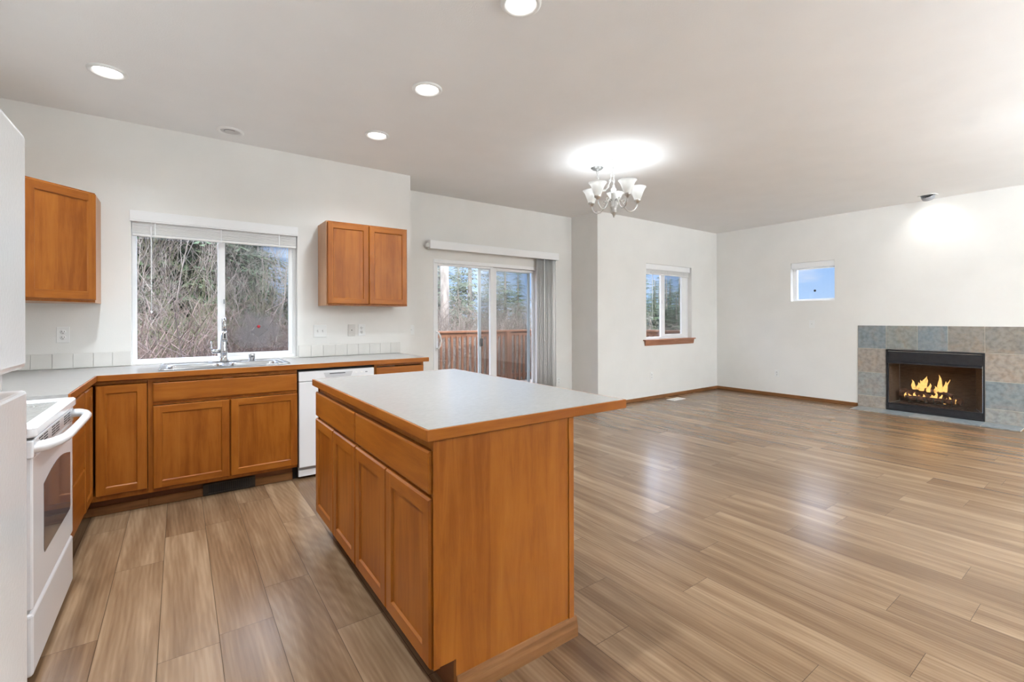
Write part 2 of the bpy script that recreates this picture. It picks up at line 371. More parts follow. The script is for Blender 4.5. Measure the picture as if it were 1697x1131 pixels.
struct(B('wall_behind', mat('darkened_unseen_wall', (.36, .35, .34), .7), None, (XL - TH, XR + TH, YB - TH, YB, -.12, ZC)))  # unseen wall, colour darkened to cut light bounced onto the island end
def baseboard(name, x0, x1, y0, y1):
    b = MB(); b.box(x0, x1, y0, y1, .0, .053, bev=.004); return struct(b.build(name, M_TRIM))
baseboard('baseboard_living', XNR, XR, YLV - .012, YLV)
baseboard('baseboard_right', XR - .012, XR, 2.446, YLV - .012)
baseboard('baseboard_nook', 4.44, XNR, YN - .012, YN)
baseboard('baseboard_nook_right', XNR - .012, XNR, YLV - .012, YN - .012)

# ------------------------------------------------------------------ windows and the sliding door
def slider_window(name, axis, a0, a1, z0, z1, pin, glassm2=M_GLASS, split=.5, sash_first=False):
    """vinyl slider set into its opening; pin = plane of the inner frame face, going outwards"""
    root = sroot(name, ((a0 + a1) / 2, pin, z0) if axis == 'x' else (pin, (a0 + a1) / 2, z0))
    def bx(s, e, d0, d1, q0, q1): return (s, e, pin + d0, pin + d1, q0, q1) if axis == 'x' else (pin + d0, pin + d1, s, e, q0, q1)
    return root, bx
# kitchen window
r_, bx = slider_window('window_1', 'x', *KW, YK + .055)
x0, x1, z0, z1 = KW; fr = .028
B('frame', M_WHITE, r_, bx(x0, x1, 0, .075, z0, z0 + .026), bx(x0, x1, 0, .075, z1 - .03, z1), bx(x0, x0 + fr, 0, .075, z0 + .026, z1 - .03), bx(x1 - .03, x1, 0, .075, z0 + .026, z1 - .03), bx(.266, .292, .02, .06, z0 + .026, z1 - .03), bev=.002)
B('pane', M_GLASS, r_, bx(x0 + fr, .266, .045, .049, z0 + .026, z1 - .03))
sash = B('sash', M_WHITE, r_, bx(.268, .318, .002, .034, z0 + .027, z1 - .031), bx(x1 - .030 - .034, x1 - .031, .002, .034, z0 + .027, z1 - .031), bx(.318, x1 - .064, .002, .034, z0 + .027, z0 + .052), bx(.318, x1 - .064, .002, .034, z1 - .075, z1 - .031), bev=.002)
B('pane', M_GLASSF, sash, bx(.318, x1 - .064, .014, .018, z0 + .052, z1 - .075))
B('latch', M_GREYP, sash, bx(.306, .316, -.006, .002, 1.40, 1.44), bev=.002)
MB().lathe([(0, -.001), (.013, -.001), (.013, .0)], (.573, YK + .055 + .0135, 1.202), axis=(0, 1, 0), seg=20).build('dot_sticker', mat('red_sticker', (.45, .01, .02), .5), sash)['label'] = 'small round red dot on the right pane'
B('insect_screen', M_MESH, r_, bx(.292, x1 - .03, .066, .067, z0 + .026, z1 - .03))
# living window
r_, bx = slider_window('window_2', 'x', *LW, YLV + .075)
x0, x1, z0, z1 = LW
B('frame', M_WHITE, r_, bx(x0, x1, 0, .06, z0, z0 + .03), bx(x0, x1, 0, .06, z1 - .03, z1), bx(x0, x0 + .03, 0, .06, z0 + .03, z1 - .03), bx(x1 - .035, x1, 0, .06, z0 + .03, z1 - .03), bev=.002)
B('pane', M_GLASS, r_, bx(x0 + .03, 6.36, .044, .048, z0 + .03, z1 - .03))
sash = B('sash', M_WHITE, r_, bx(6.325, 6.425, .002, .034, z0 + .031, z1 - .031), bx(6.885, x1 - .036, .002, .034, z0 + .031, z1 - .031), bx(6.425, 6.885, .002, .034, z0 + .031, z0 + .07), bx(6.425, 6.885, .002, .034, z1 - .07, z1 - .031), bev=.002)
B('pane', M_GLASS, sash, bx(6.425, 6.885, .014, .018, z0 + .07, z1 - .07))
B('latch', M_WHITE, sash, bx(6.35, 6.375, -.012, .002, 1.50, 1.56), bev=.003)
B('insect_screen', M_MESH, r_, bx(6.36, x1 - .035, .052, .053, z0 + .03, z1 - .03))
# small window
r_, bx = slider_window('window_3', 'y', *SW, XR + .085)
y0, y1, z0, z1 = SW
B('frame', M_WHITE, r_, bx(y0, y1, 0, .05, z0, z0 + .03), bx(y0, y1, 0, .05, z1 - .03, z1), bx(y0, y0 + .03, 0, .05, z0 + .03, z1 - .03), bx(y1 - .055, y1, 0, .05, z0 + .03, z1 - .03), bev=.002)
B('pane', M_GLASS, r_, bx(y0 + .03, y1 - .055, .02, .024, z0 + .03, z1 - .03))
MB().lathe([(0, -.001), (.017, -.001), (.017, 0)], (XR + .104, 3.03, 1.683), axis=(1, 0, 0), seg=16).build('dot_sticker', M_DARK, r_)['label'] = 'small round black dot on the pane'
# wooden sill under the living window
sl = MB(); sl.box(5.775, 7.10, YLV - .05, YLV + .074, .915, .935, bev=.004)
sl.prism([(5.80, YLV - .035, .914), (5.80, YLV, .914), (5.815, YLV, .84), (5.815, YLV - .012, .84)], (1.275, 0, 0))
struct(sl.build('trim_1', M_SILL))
# sliding glass door
r_ = sroot('door_1', ((SD[0] + SD[1]) / 2, YN, 0)); x0, x1, _, z1 = SD
def dx(s, e, d0, d1, q0, q1): return (s, e, YN + d0, YN + d1, q0, q1)
B('frame', M_WHITE, r_, dx(x0, x1, -.006, .13, z1 - .045, z1), dx(x0, x0 + .022, -.006, .13, .02, z1 - .045), dx(x1 - .022, x1, -.006, .13, .02, z1 - .045), dx(x0, x1, .0, .13, -.10, .02), bev=.002)
p1 = B('sliding_panel', M_WHITE, r_, dx(x0 + .023, 2.568, .012, .05, .022, z1 - .046), dx(3.335, 3.385, .012, .05, .022, z1 - .046), dx(2.568, 3.335, .012, .05, .022, .11), dx(2.568, 3.335, .012, .05, z1 - .072, z1 - .046), bev=.003)
B('pane', M_GLASS, p1, dx(2.568, 3.335, .030, .035, .11, z1 - .072))
h = MB(); h.tube([(2.545, YN + .012, 1.10), (2.56, YN - .02, 1.095), (2.575, YN - .035, 1.06), (2.585, YN - .04, 1.0), (2.575, YN - .035, .94), (2.56, YN - .02, .905), (2.545, YN + .012, .90)], .010, 8)
h.box(2.533, 2.557, YN + .002, YN + .012, .875, 1.125, bev=.003); h.build('door_handle', M_WHITE, p1)
p2 = B('fixed_panel', M_WHITE, r_, dx(3.385, 3.462, .056, .094, .022, z1 - .046), dx(4.085, x1 - .023, .056, .094, .022, z1 - .046), dx(3.462, 4.085, .056, .094, .022, .11), dx(3.462, 4.085, .056, .094, z1 - .08, z1 - .046), bev=.003)
B('pane', M_GLASS, p2, dx(3.462, 4.085, .072, .077, .11, z1 - .08))
p3 = B('screen_door', M_SCREENF, r_, dx(3.205, 3.248, .106, .126, .03, z1 - .05), dx(4.03, 4.072, .106, .126, .03, z1 - .05), dx(3.248, 4.03, .106, .126, .03, .09), dx(3.248, 4.03, .106, .126, z1 - .09, z1 - .05), bev=.002)
p3['label'] = 'grey frame of the sliding insect screen'
B('screen_mesh', M_MESH, p3, dx(3.248, 4.03, .115, .116, .09, z1 - .09))
B('screen_latch', M_DARK, p3, dx(3.228, 3.268, .088, .105, .90, 1.005), bev=.003)
# ------------------------------------------------------------------ blinds
def raised_blind(name, label, axis, a0, a1, front, zt, zv, zb, wand=None):
    """raised horizontal blind: valance, packed slats, bottom rail; 'front' is the room-side plane"""
    s = 1 if axis == 'x' else 1
    loc = ((a0 + a1) / 2, front, zb) if axis == 'x' else (front, (a0 + a1) / 2, zb)
    t = thing(name, loc, label, 'blind')
    def bx(s_, e_, d0, d1, q0, q1): return (s_, e_, front + d0, front + d1, q0, q1) if axis == 'x' else (front + d0, front + d1, s_, e_, q0, q1)
    B('valance', M_WHITE, t, bx(a0, a1, 0, .012, zv, zt), bx(a0, a0 + .008, .012, .05, zv, zt), bx(a1 - .008, a1, .012, .05, zv, zt), bx(a0 + .002, a1 - .002, -.003, 0, zv + .012, zv + .018), bev=.0015)
    n = int((zv + .02 - zb - .02) / .0085); b = MB()
    for i in range(n):
        z = zb + .022 + i * .0085; j = (i * 37 % 7 - 3) * .0006
        b.box(*bx(a0 + .014, a1 - .014, .018 + j, .046 + j, z, z + .0058))
    b.build('slat_stack', M_BLIND, t)
    B('bottom_rail', M_BLIND, t, bx(a0 + .013, a1 - .013, .016, .048, zb, zb + .018), bev=.003)
    for f in (.13, .5, .87):
        p = a0 + (a1 - a0) * f; B('ladder_tape', M_WHITE, t, bx(p - .004, p + .004, .0125, .0158, zb - .001, zv + .01))
    if wand:
        q = lambda z: (wand[0], front + .008, z) if axis == 'x' else (front + .008, wand[0], z)
        m = MB(); m.tube([q(zv + .01), q(zv - .03)], .002, 6); m.tube([q(zv - .03), q(wand[1] + .02)], .0042, 6); m.tube([q(wand[1] + .02), q(wand[1])], .0062, 6)
        m.build('tilt_wand', M_WHITE, t)
raised_blind('window_blind', 'raised white horizontal blind over the wide kitchen sink window', 'x', KW[0] - .008, KW[1] + .004, YK - .012, 2.110, 2.026, 1.917, (-.178, 1.315))
raised_blind('window_blind', 'raised white blind in the living room window with the wooden sill', 'x', LW[0] + .004, LW[1] - .03, YLV + .01, 2.117, 2.030, 1.957, (6.03, 1.265))
raised_blind('window_blind', 'raised white blind of the little square window beside the fireplace', 'y', SW[0] + .004, SW[1] - .004, XR + .012, 2.120, 2.036, 2.013)
t = thing('vertical_blind', (3.4, YN - .05, 2.1), 'white vertical blind drawn open beside the sliding glass door', 'blind')
vl = MB(); vl.box(2.414, 4.44, YN - .105, YN - .093, 2.104, 2.204, bev=.002); vl.box(2.414, 2.424, YN - .093, YN - .03, 2.104, 2.204); vl.box(4.43, 4.44, YN - .093, YN - .0, 2.104, 2.204); vl.build('valance', M_WHITE, t)
B('headrail', M_PLATE, t, (2.39, 4.40, YN - .075, YN - .03, 2.125, 2.165))
for i in range(13):
    x = 4.10 + i * .0245; a = math.radians(17 + (i % 3) * 3); ux, uy = math.cos(a) * .044, math.sin(a) * .044; yc = YN - .052
    b = MB(); nx, ny = -math.sin(a), math.cos(a); pts = []
    for k in range(5):
        f = k / 2 - 1; bow = (1 - f * f) * .006; pts.append((x + ux * f + nx * bow, yc + uy * f + ny * bow))
    low = [(p[0] + nx * .0009, p[1] + ny * .0009) for p in pts][::-1]
    b.prism([(p[0], p[1], .03) for p in pts + low], (0, 0, 2.095), smooth=True); b.build('vane', M_VANE, t)
b = MB(); b.tube([(4.165, YN - .11, 2.11), (4.163, YN - .115, .95)], .004, 6); b.build('pull_wand', M_WHITE, t)

# ------------------------------------------------------------------ cabinet helpers
def mapper(o, u, n):
    o = Vector(o); u = Vector(u); n = Vector(n)
    return lambda a, z, d: (o.x + u.x * a + n.x * d, o.y + u.y * a + n.y * d, z)
def shaker(parent, o, u, n, a0, a1, z0, z1, st=.047, th=.019, c=.005, name='door', label=None):
    f = mapper(o, u, n); b = MB(); bm = b.bm
    def loop(i, d): return [bm.verts.new(f(*p, d)) for p in ((a0 + i, z0 + i), (a1 - i, z0 + i), (a1 - i, z1 - i), (a0 + i, z1 - i))]
    O0, O1, O2 = loop(0, 0), loop(0, th - c), loop(c, th); I1, I2 = loop(st, th), loop(st + .006, th - .008)
    def q(vs_, mi=0): bm.faces.new(vs_).material_index = mi
    bm.faces.new(O0[::-1])
    for A, Bq in ((O0, O1), (O1, O2), (I1, I2)):
        for k in range(4): q((A[k], A[(k + 1) % 4], Bq[(k + 1) % 4], Bq[k]), 1 - k % 2)
    tl = [bm.verts.new(f(a0 + st, z, th)) for z in (z0 + c, z1 - c)]; tr = [bm.verts.new(f(a1 - st, z, th)) for z in (z0 + c, z1 - c)]
    q((O2[0], tl[0], I1[0], I1[3], tl[1], O2[3])); q((tr[0], O2[1], O2[2], tr[1], I1[2], I1[1]))
    q((tl[0], tr[0], I1[1], I1[0]), 1); q((I1[3], I1[2], tr[1], tl[1]), 1)
    o_ = b.build(name, [M_WOODV, M_WOODH], parent)
    if label: o_['label'] = label
    e = MB(); s2 = st + .0055
    e.poly([f(a0 + s2, z0 + s2, th - .0085), f(a1 - s2, z0 + s2, th - .0085), f(a1 - s2, z1 - s2, th - .0085), f(a0 + s2, z1 - s2, th - .0085)])
    e.poly([f(a0 + s2, z0 + s2, th - .013), f(a0 + s2, z1 - s2, th - .013), f(a1 - s2, z1 - s2, th - .013), f(a1 - s2, z0 + s2, th - .013)])
    e.build('panel', M_WOODV, o_, fix=False)
    return o_
def slab(parent, o, u, n, a0, a1, z0, z1, th=.019, c=.006, name='drawer'):
    f = mapper(o, u, n); b = MB(); bm = b.bm
    def loop(i, d): return [bm.verts.new(f(*p, d)) for p in ((a0 + i, z0 + i), (a1 - i, z0 + i), (a1 - i, z1 - i), (a0 + i, z1 - i))]
    R = [loop(0, 0), loop(0, th - c), loop(c * .35, th - c * .3), loop(c * 1.2, th)]
    bm.faces.new(R[0][::-1]); bm.faces.new(R[-1])
    for A, Bq in zip(R, R[1:]):
        for k in range(4): bm.faces.new((A[k], A[(k + 1) % 4], Bq[(k + 1) % 4], Bq[k]))
    return b.build(name, M_WOODH, parent)
EX, EY, NX, NY = (1, 0, 0), (0, 1, 0), (-1, 0, 0), (0, -1, 0)
ZT = .876      # underside of worktops

# ------------------------------------------------------------------ base cabinets along the window wall
YD = 3.919    # frame face; doors stand 19 mm proud
def kick_boxes(x0, x1): return (x0, x1, 3.985, 4.0, 0, .108)
# sink base
t = thing('base_cabinet', (.29, 4.2, 0), 'maple sink base cabinet with two panelled doors under the window', 'cabinet')
B('body', M_WOODV, t, (-.172, -.154, YD + .0185, 4.57, .108, ZT), (.735, .746, YD + .0185, 4.57, .108, ZT), (-.154, .735, YD + .0185, 4.57, .109, .126))
B('face_frame', M_WOODV, t, (-.172, -.145, YD, YD + .018, .108, ZT), (.72, .746, YD, YD + .018, .108, ZT), (-.145, .72, YD, YD + .018, .845, ZT), (-.145, .72, YD, YD + .018, .69, .712), (-.145, .72, YD, YD + .018, .108, .14), (.285, .31, YD, YD + .018, .14, .69))
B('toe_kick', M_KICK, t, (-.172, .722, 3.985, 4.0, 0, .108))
slab(t, (0, YD, 0), EX, NY, -.145, .744, .713, .842, name='false_drawer_front')
shaker(t, (0, YD, 0), EX, NY, -.145, .294, .132, .687); shaker(t, (0, YD, 0), EX, NY, .300, .746, .130, .687)
bm_ = MB(); bm_.box(-.172, .722, 3.972, 3.985, 0, .058, bev=.003); bm_.build('base_molding', M_TRIM, t)
# corner cabinet, L shaped, two doors meeting in the inner corner
t = thing('corner_cabinet', (-.6, 4.1, 0), 'maple corner base cabinet whose two tall doors meet beside the oven', 'cabinet')
B('body', M_WOODV, t, (-.19, -.174, YD + .0185, 4.57, .108, ZT), (-1.06, -.461, 3.59, 3.606, .108, ZT), (-1.06, -.19, 4.555, 4.57, .108, ZT), (-1.06, -.190, YD + .0185, 4.55, .109, .126))
for z0, z1 in ((.85, ZT), (.108, .145)): B('face_frame', M_WOODV, t, (-.461, -.174, YD, YD + .018, z0, z1), (-.479, -.461, 3.606, YD + .018, z0, z1))
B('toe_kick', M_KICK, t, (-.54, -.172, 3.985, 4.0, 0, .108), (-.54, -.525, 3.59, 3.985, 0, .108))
shaker(t, (0, YD, 0), EX, NY, -.434, -.176, .142, .846, st=.05)
shaker(t, (-.461, 0, 0), EY, EX, 3.609, 3.894, .142, .846, st=.05)
b = MB(); b.box(-.525, -.172, 3.972, 3.985, 0, .058, bev=.003); b.box(-.525, -.512, 3.59, 3.972, 0, .058, bev=.003); b.build('base_molding', M_TRIM, t)
# drawer base between range and corner
t = thing('drawer_cabinet', (-.75, 3.3, 0), 'maple drawer base cabinet with two deep fronts right of the oven', 'cabinet')
B('body', M_WOODV, t, (-1.06, -.461, 3.012, 3.028, .108, ZT), (-1.06, -.461, 3.572, 3.588, .108, ZT), (-1.06, -.461, 3.028, 3.572, .108, .126), (-.479, -.461, 3.028, 3.572, .85, ZT), (-.479, -.461, 3.028, 3.572, .126, .16))
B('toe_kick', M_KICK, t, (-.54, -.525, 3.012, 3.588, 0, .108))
slab(t, (-.461, 0, 0), EY, EX, 3.018, 3.588, .418, .846); slab(t, (-.461, 0, 0), EY, EX, 3.018, 3.588, .150, .411)
# narrow base between fridge and range (hidden but closes the run)
t = thing('filler_cabinet', (-.75, 2.0, 0), 'narrow maple base cabinet hidden between the fridge and the oven', 'cabinet')
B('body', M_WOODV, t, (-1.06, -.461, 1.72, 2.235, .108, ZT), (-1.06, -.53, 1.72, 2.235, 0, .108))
slab(t, (-.461, 0, 0), EY, EX, 1.725, 2.23, .713, .846); shaker(t, (-.461, 0, 0), EY, EX, 1.725, 2.23, .142, .69)
# end cabinet right of the dishwasher
t = thing('base_cabinet', (1.58, 4.2, 0), 'maple end base cabinet with a drawer right of the dishwasher', 'cabinet')
B('body', M_WOODV, t, (1.362, 1.378, YD + .0185, 4.57, .108, ZT), (1.80, 1.818, YD + .0185, 4.57, 0, ZT), (1.378, 1.80, YD + .0185, 4.57, .109, .126), (1.362, 1.818, YD, YD + .018, .855, ZT), (1.362, 1.385, YD, YD + .018, .108, .855), (1.79, 1.818, YD, YD + .018, .108, .855))
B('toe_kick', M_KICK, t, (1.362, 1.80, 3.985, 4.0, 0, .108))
slab(t, (0, YD, 0), EX, NY, 1.372, 1.814, .713, .848); shaker(t, (0, YD, 0), EX, NY, 1.372, 1.814, .135, .69)
# ------------------------------------------------------------------ perimeter worktop
t = thing('kitchen_worktop', (.4, 4.2, ZT), 'long L shaped white laminate worktop with maple edge under the window', 'worktop')
HX0, HX1, HY0, HY1 = -.10, .70, 3.995, 4.475
B('laminate_top', M_LAM, t, (-1.07, HX0, 3.888, 4.58, .880, .914), (HX1, 1.848, 3.888, 4.58, .880, .914), (HX0, HX1, 3.888, HY0, .880, .914), (HX0, HX1, HY1, 4.58, .880, .914), (-1.07, -.430, 3.010, 3.888, .880, .914))
b = MB(); b.box(-.422, 1.858, 3.880, 3.888, .876, .9135, bev=.0015); b.box(-.430, -.422, 3.010, 3.888, .876, .9135, bev=.0015); b.box(1.848, 1.858, 3.888, 4.58, .876, .9135, bev=.0015)
b.build('edge_band', M_WOODH, t)['label'] = 'maple wood front edge'
t = thing('filler_worktop', (-.75, 1.98, ZT), 'short white laminate worktop piece behind the fridge door', 'worktop')
B('laminate_top', M_LAM, t, (-1.07, -.430, 1.715, 2.238, .880, .914)); B('edge_band', M_WOODH, t, (-.430, -.422, 1.715, 2.238, .876, .9135))
# tiled upstands
def tiles(name, label, a0, a1, joints):
    b = MB(); b.box(a0, a1, YK - .006, YK - .0005, .9145, 1.024, mi=1)
    js = [a0] + joints + [a1]
    for p, q in zip(js, js[1:]):
        if q - p > .01: b.box(p + .0012, q - .0012, YK - .0105, YK - .005, .917, 1.022, bev=.0015)
    return tag(b.build(name, [M_TILEW, M_GROUTW]), label, 'tiles')
tiles('tile_backsplash', 'row of pale square wall tiles left of the kitchen window', XL + .002, -.302, [-1.063, -.954, -.845, -.736, -.627, -.518, -.409])
tiles('tile_backsplash', 'row of pale square wall tiles right of the kitchen window', .886, 1.868, [.992, 1.101, 1.211, 1.321, 1.430, 1.540, 1.650, 1.760])

# ------------------------------------------------------------------ sink, tap
t = thing('kitchen_sink', (.30, 4.23, .9145), 'stainless steel double bowl sink set into the worktop', 'sink')
def rrect(x0, x1, y0, y1, r, n=5):
    p = []
    for cx, cy, a in ((x1 - r, y1 - r, 0), (x0 + r, y1 - r, PI / 2), (x0 + r, y0 + r, PI), (x1 - r, y0 + r, 1.5 * PI)):
        p += [(cx + r * math.cos(a + PI / 2 * i / n), cy + r * math.sin(a + PI / 2 * i / n)) for i in range(n + 1)]
    return p
BW = [(-.078, .278, 4.035, 4.375), (.318, .672, 4.035, 4.375)]
b = MB(); zt = .9145
b.box(-.118, -.078, 3.965, 4.505, zt, zt + .005); b.box(.672, .715, 3.965, 4.505, zt, zt + .005); b.box(.278, .318, 4.035, 4.375, zt, zt + .005); b.box(-.078, .672, 3.965, 4.035, zt, zt + .005); b.box(-.078, .672, 4.375, 4.505, zt, zt + .005)
b.tube([(x, y, zt + .006) for x, y in rrect(-.112, .709, 3.971, 4.499, .03)], .0045, 6, closed=True)
b.build('rim', M_STEEL, t)
for x0, x1, y0, y1 in BW:
    b = MB(); prev = None
    for i, (ins, z, r) in enumerate(((-.004, zt + .006, .05), (.004, zt + .004, .055), (.010, zt - .01, .06), (.016, zt - .15, .06), (.03, zt - .172, .06), (.06, zt - .178, .05))):
        ring = [b.bm.verts.new((x, y, z)) for x, y in rrect(x0 + ins, x1 - ins, y0 + ins, y1 - ins, r)]
        if prev:
            for k in range(len(ring)):
                f = b.bm.faces.new((prev[k], prev[(k + 1) % len(ring)], ring[(k + 1) % len(ring)], ring[k])); f.smooth = True
        prev = ring
    b.bm.faces.new(prev)
    o = b.build('bowl', M_STEEL, t, fix=False)
    MB().lathe([(0, .004), (.02, .004), (.036, .003), (.04, 0)], ((x0 + x1) / 2, (y0 + y1) / 2, zt - .178), seg=16).build('drain', M_CHROME, o)
FX, FY = .292, 4.435
zt2 = .9205
t = thing('kitchen_tap', (FX, FY, zt2), 'tall chrome gooseneck tap with pull down spray above the sink', 'tap')
b = MB(); b.prism([(x, y, zt2) for x, y in rrect(FX - .125, FX + .125, FY - .03, FY + .03, .029)], (0, 0, .008)); b.build('base_plate', M_CHROME, t)
MB().lathe([(0, .008), (.034, .008), (.034, .016), (.026, .024), (.025, .06), (.029, .075), (.029, .10), (.024, .115), (.022, .16), (.0175, .20), (.0165, .25), (0, .25)], (FX, FY, zt2), seg=20).build('body', M_CHROME, t)
pts = [(FX, FY, zt2 + .245), (FX, FY, zt2 + .30)] + [tuple(p) for p in arc((FX, FY - .055, zt2 + .30), .055, 0, PI * 1.0, 12, (0, 1, 0), (0, 0, 1))][1:] + [(FX, FY - .113, zt2 + .25)]
MB().tube(pts, .0135, 12).build('spout', M_CHROME, t)
MB().lathe([(0, 0), (.019, 0), (.0205, .02), (.018, .06), (.0145, .085), (0, .085)], (FX, FY - .116, zt2 + .17), seg=16).build('spray_head', M_CHROME, t)
MB().box(FX - .006, FX + .006, FY - .138, FY - .131, zt2 + .195, zt2 + .235, bev=.002).build('spray_button', M_DARK, t)
b = MB(); b.lathe([(0, -.0), (.017, 0), (.017, .055), (.012, .062), (0, .062)], (FX - .02, FY, zt2 + .088), axis=(-1, -.15, 0), seg=14); b.tube([(FX - .074, FY - .006, zt2 + .088), (FX - .082, FY - .008, zt2 + .11), (FX - .085, FY - .008, zt2 + .17)], [.007, .006, .005], 8); b.build('lever', M_CHROME, t)
b = MB(); b.lathe([(0, 0), (.024, 0), (.024, .05), (.022, .056), (0, .057)], (.495, 4.445, zt2), seg=18); tag(b.build('air_gap', M_CHROME), 'small chrome air gap cylinder on the sink deck right of the tap', 'fitting')

# ------------------------------------------------------------------ dishwasher
t = thing('dishwasher', (1.05, 4.2, 0), 'white built in dishwasher behind the island corner', 'dishwasher')
B('body', M_DARK, t, (.752, 1.352, 3.945, 4.55, .02, .868), (.724, .752, 3.99, 4.0, 0, .86))
B('door', M_APPL2, t, (.758, 1.350, 3.900, 3.944, .098, .772), bev=.006, seg=2)
cp = B('control_panel', M_APPL2, t, (.756, 1.351, 3.896, 3.944, .776, .853), bev=.004, seg=2)
b = MB(); b.prism([(.955, 3.8955, .795), (1.155, 3.8955, .795), (1.17, 3.8955, .835), (.94, 3.8955, .835)], (0, -.0015, 0)); b.build('handle_recess', mat('pale_grey_plastic', (.55, .55, .56), .35), cp)
B('handle_slot', M_DARK, cp, (.985, 1.11, 3.8935, 3.8945, .822, .828))
for i, x in enumerate((1.20, 1.245, 1.285)): B('button', M_GREYP if i == 2 else M_PLATE, cp, (x - .009, x + .009, 3.8945, 3.8962, .816, .826), bev=.001)
B('toe_panel', M_APPL2, t, (.757, 1.351, 3.925, 3.944, .022, .072), bev=.003)
B('toe_gap', M_GREYP, t, (.757, 1.351, 3.935, 3.944, .073, .097))

# ------------------------------------------------------------------ toe kick register
t = thing('heat_register', (.3, 3.965, .002), 'dark metal heat register in the toe kick under the sink cabinet', 'vent')
b = MB(); b.box(.134, .462, 3.962, 3.972, .002, .014, bev=.002); b.box(.134, .462, 3.962, 3.972, .074, .086, bev=.002); b.box(.134, .165, 3.962, 3.972, .014, .074); b.box(.431, .462, 3.962, 3.972, .014, .074); b.build('frame', M_VENT, t)
b = MB()
for i in range(22): x = .168 + i * .0122; b.box(x, x + .005, 3.964, 3.971, .014, .074)
b.build('fins', M_VENT, t)
B('backing', M_DARK, t, (.165, .431, 3.9712, 3.9718, .014, .074))

# ------------------------------------------------------------------ wall cabinets
t = thing('wall_cabinet', (1.44, 4.42, 1.39), 'maple wall cabinet with two doors right of the kitchen window', 'cabinet')
UY = 4.286
B('body', M_MAPLEL, t, (1.058, 1.073, UY, YK - .001, 1.39, 2.145), (1.803, 1.818, UY + .0185, YK - .001, 1.39, 2.145), (1.073, 1.803, UY + .0185, YK - .001, 1.391, 1.405), (1.073, 1.803, UY + .0185, YK - .001, 2.13, 2.144), (1.073, 1.803, YK - .008, YK - .001, 1.415, 2.13))['label'] = 'pale maple cabinet sides'
B('face_frame', M_WOODV, t, (1.073, 1.818, UY, UY + .018, 1.39, 1.42), (1.073, 1.818, UY, UY + .018, 2.11, 2.145), (1.073, 1.09, UY, UY + .018, 1.42, 2.11), (1.79, 1.818, UY, UY + .018, 1.42, 2.11), (1.42, 1.455, UY, UY + .018, 1.42, 2.11))
shaker(t, (0, UY, 0), EX, NY, 1.066, 1.434, 1.404, 2.132); shaker(t, (0, UY, 0), EX, NY, 1.440, 1.810, 1.404, 2.132)
# diagonal corner wall cabinet
t = thing('corner_wall_cabinet', (-.8, 4.3, 1.385), 'maple diagonal corner wall cabinet with one door left of the window', 'cabinet')
pA, pB = Vector((-.779, 3.975)), Vector((-.474, 4.280))     # face corners
def ring2d(z): return [(pA.x, pA.y, z), (pB.x, pB.y, z), (pB.x, YK - .001, z), (XL + .001, YK - .001, z), (XL + .001, pA.y, z)]
b = MB(); b.prism(ring2d(1.385), (0, 0, .757)); b.build('body', M_MAPLEL, t)['label'] = 'pale maple cabinet sides'
du = (pB - pA).normalized(); u3 = (du.x, du.y, 0); n3 = (du.y, -du.x, 0); ln = (pB - pA).length
slab(t, (pA.x, pA.y, 0), u3, n3, 0, ln, 1.385, 2.142, th=.003, c=.001, name='face_frame').data.materials[0] = M_WOODV
pA = pA + Vector(n3[:2]) * .0032
shaker(t, (pA.x, pA.y, 0), u3, n3, .010, ln - .006, 1.402, 2.130, st=.052)

# ------------------------------------------------------------------ island
t = thing('kitchen_island', (.967, 2.12, 0), 'maple kitchen island cabinet with two drawers over four doors', 'cabinet')
IX = .667     # frame face plane (fronts stand proud towards -x)
def isl_side(y0, y1, name):
    b = MB(); b.prism([(IX - .005, y0, .135), (IX - .005, y0, ZT), (1.262, y0, ZT), (1.262, y0, 0), (.743, y0, 0), (.743, y0, .135)], (0, y1 - y0, 0)); return b.build(name, M_WOODV, t)
isl_side(1.353, 1.370, 'end_panel'); isl_side(2.858, 2.873, 'end_panel')
B('corner_strip', M_WOODV, t, (.660, .682, 1.3505, 1.3528, .133, ZT)); B('corner_strip', M_WOODV, t, (1.249, 1.274, 1.3495, 1.3528, 0.07, ZT))
B('back_panel', M_WOODV, t, (1.262, 1.274, 1.3532, 2.873, 0, ZT))
B('face_frame', M_WOODV, t, (IX, IX + .018, 1.37, 2.858, .84, ZT), (IX, IX + .018, 1.37, 2.858, .682, .71), (IX, IX + .018, 1.37, 2.858, .12, .145), (IX, IX + .018, 2.115, 2.15, .145, .84), (IX, IX + .018, 1.37, 1.39, .145, .84), (IX, IX + .018, 2.84, 2.858, .145, .84), (IX + .019, 1.26, 1.37, 2.858, .12, .135))
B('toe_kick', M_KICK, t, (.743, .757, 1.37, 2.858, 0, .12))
uI, nI = (0, 1, 0), (-1, 0, 0)
slab(t, (IX, 0, 0), uI, nI, 1.358, 2.128, .700, .839, c=.007); slab(t, (IX, 0, 0), uI, nI, 2.136, 2.880, .700, .839, c=.007)
for a, c_ in ((1.358, 1.744), (1.750, 2.128), (2.136, 2.500), (2.506, 2.880)): shaker(t, (IX, 0, 0), uI, nI, a, c_, .135, .684, st=.054, c=.006)
def molding(b, p, q, n, h=.078, th=.013):
    p, q, n = Vector(p), Vector(q), Vector(n)
    prof = ((0, 0), (th, 0), (th, h * .45), (th * .75, h * .62), (th * .62, h * .8), (th * .3, h * .97), (0, h))
    b.prism([tuple(p + n * d + Vector((0, 0, z))) for d, z in prof], q - p)
b = MB(); molding(b, (.745, 1.3530, 0), (1.287, 1.3530, 0), (0, -1, 0)); molding(b, (1.274, 1.3530, 0), (1.274, 2.873, 0), (1, 0, 0)); b.build('base_molding', M_TRIM, t)
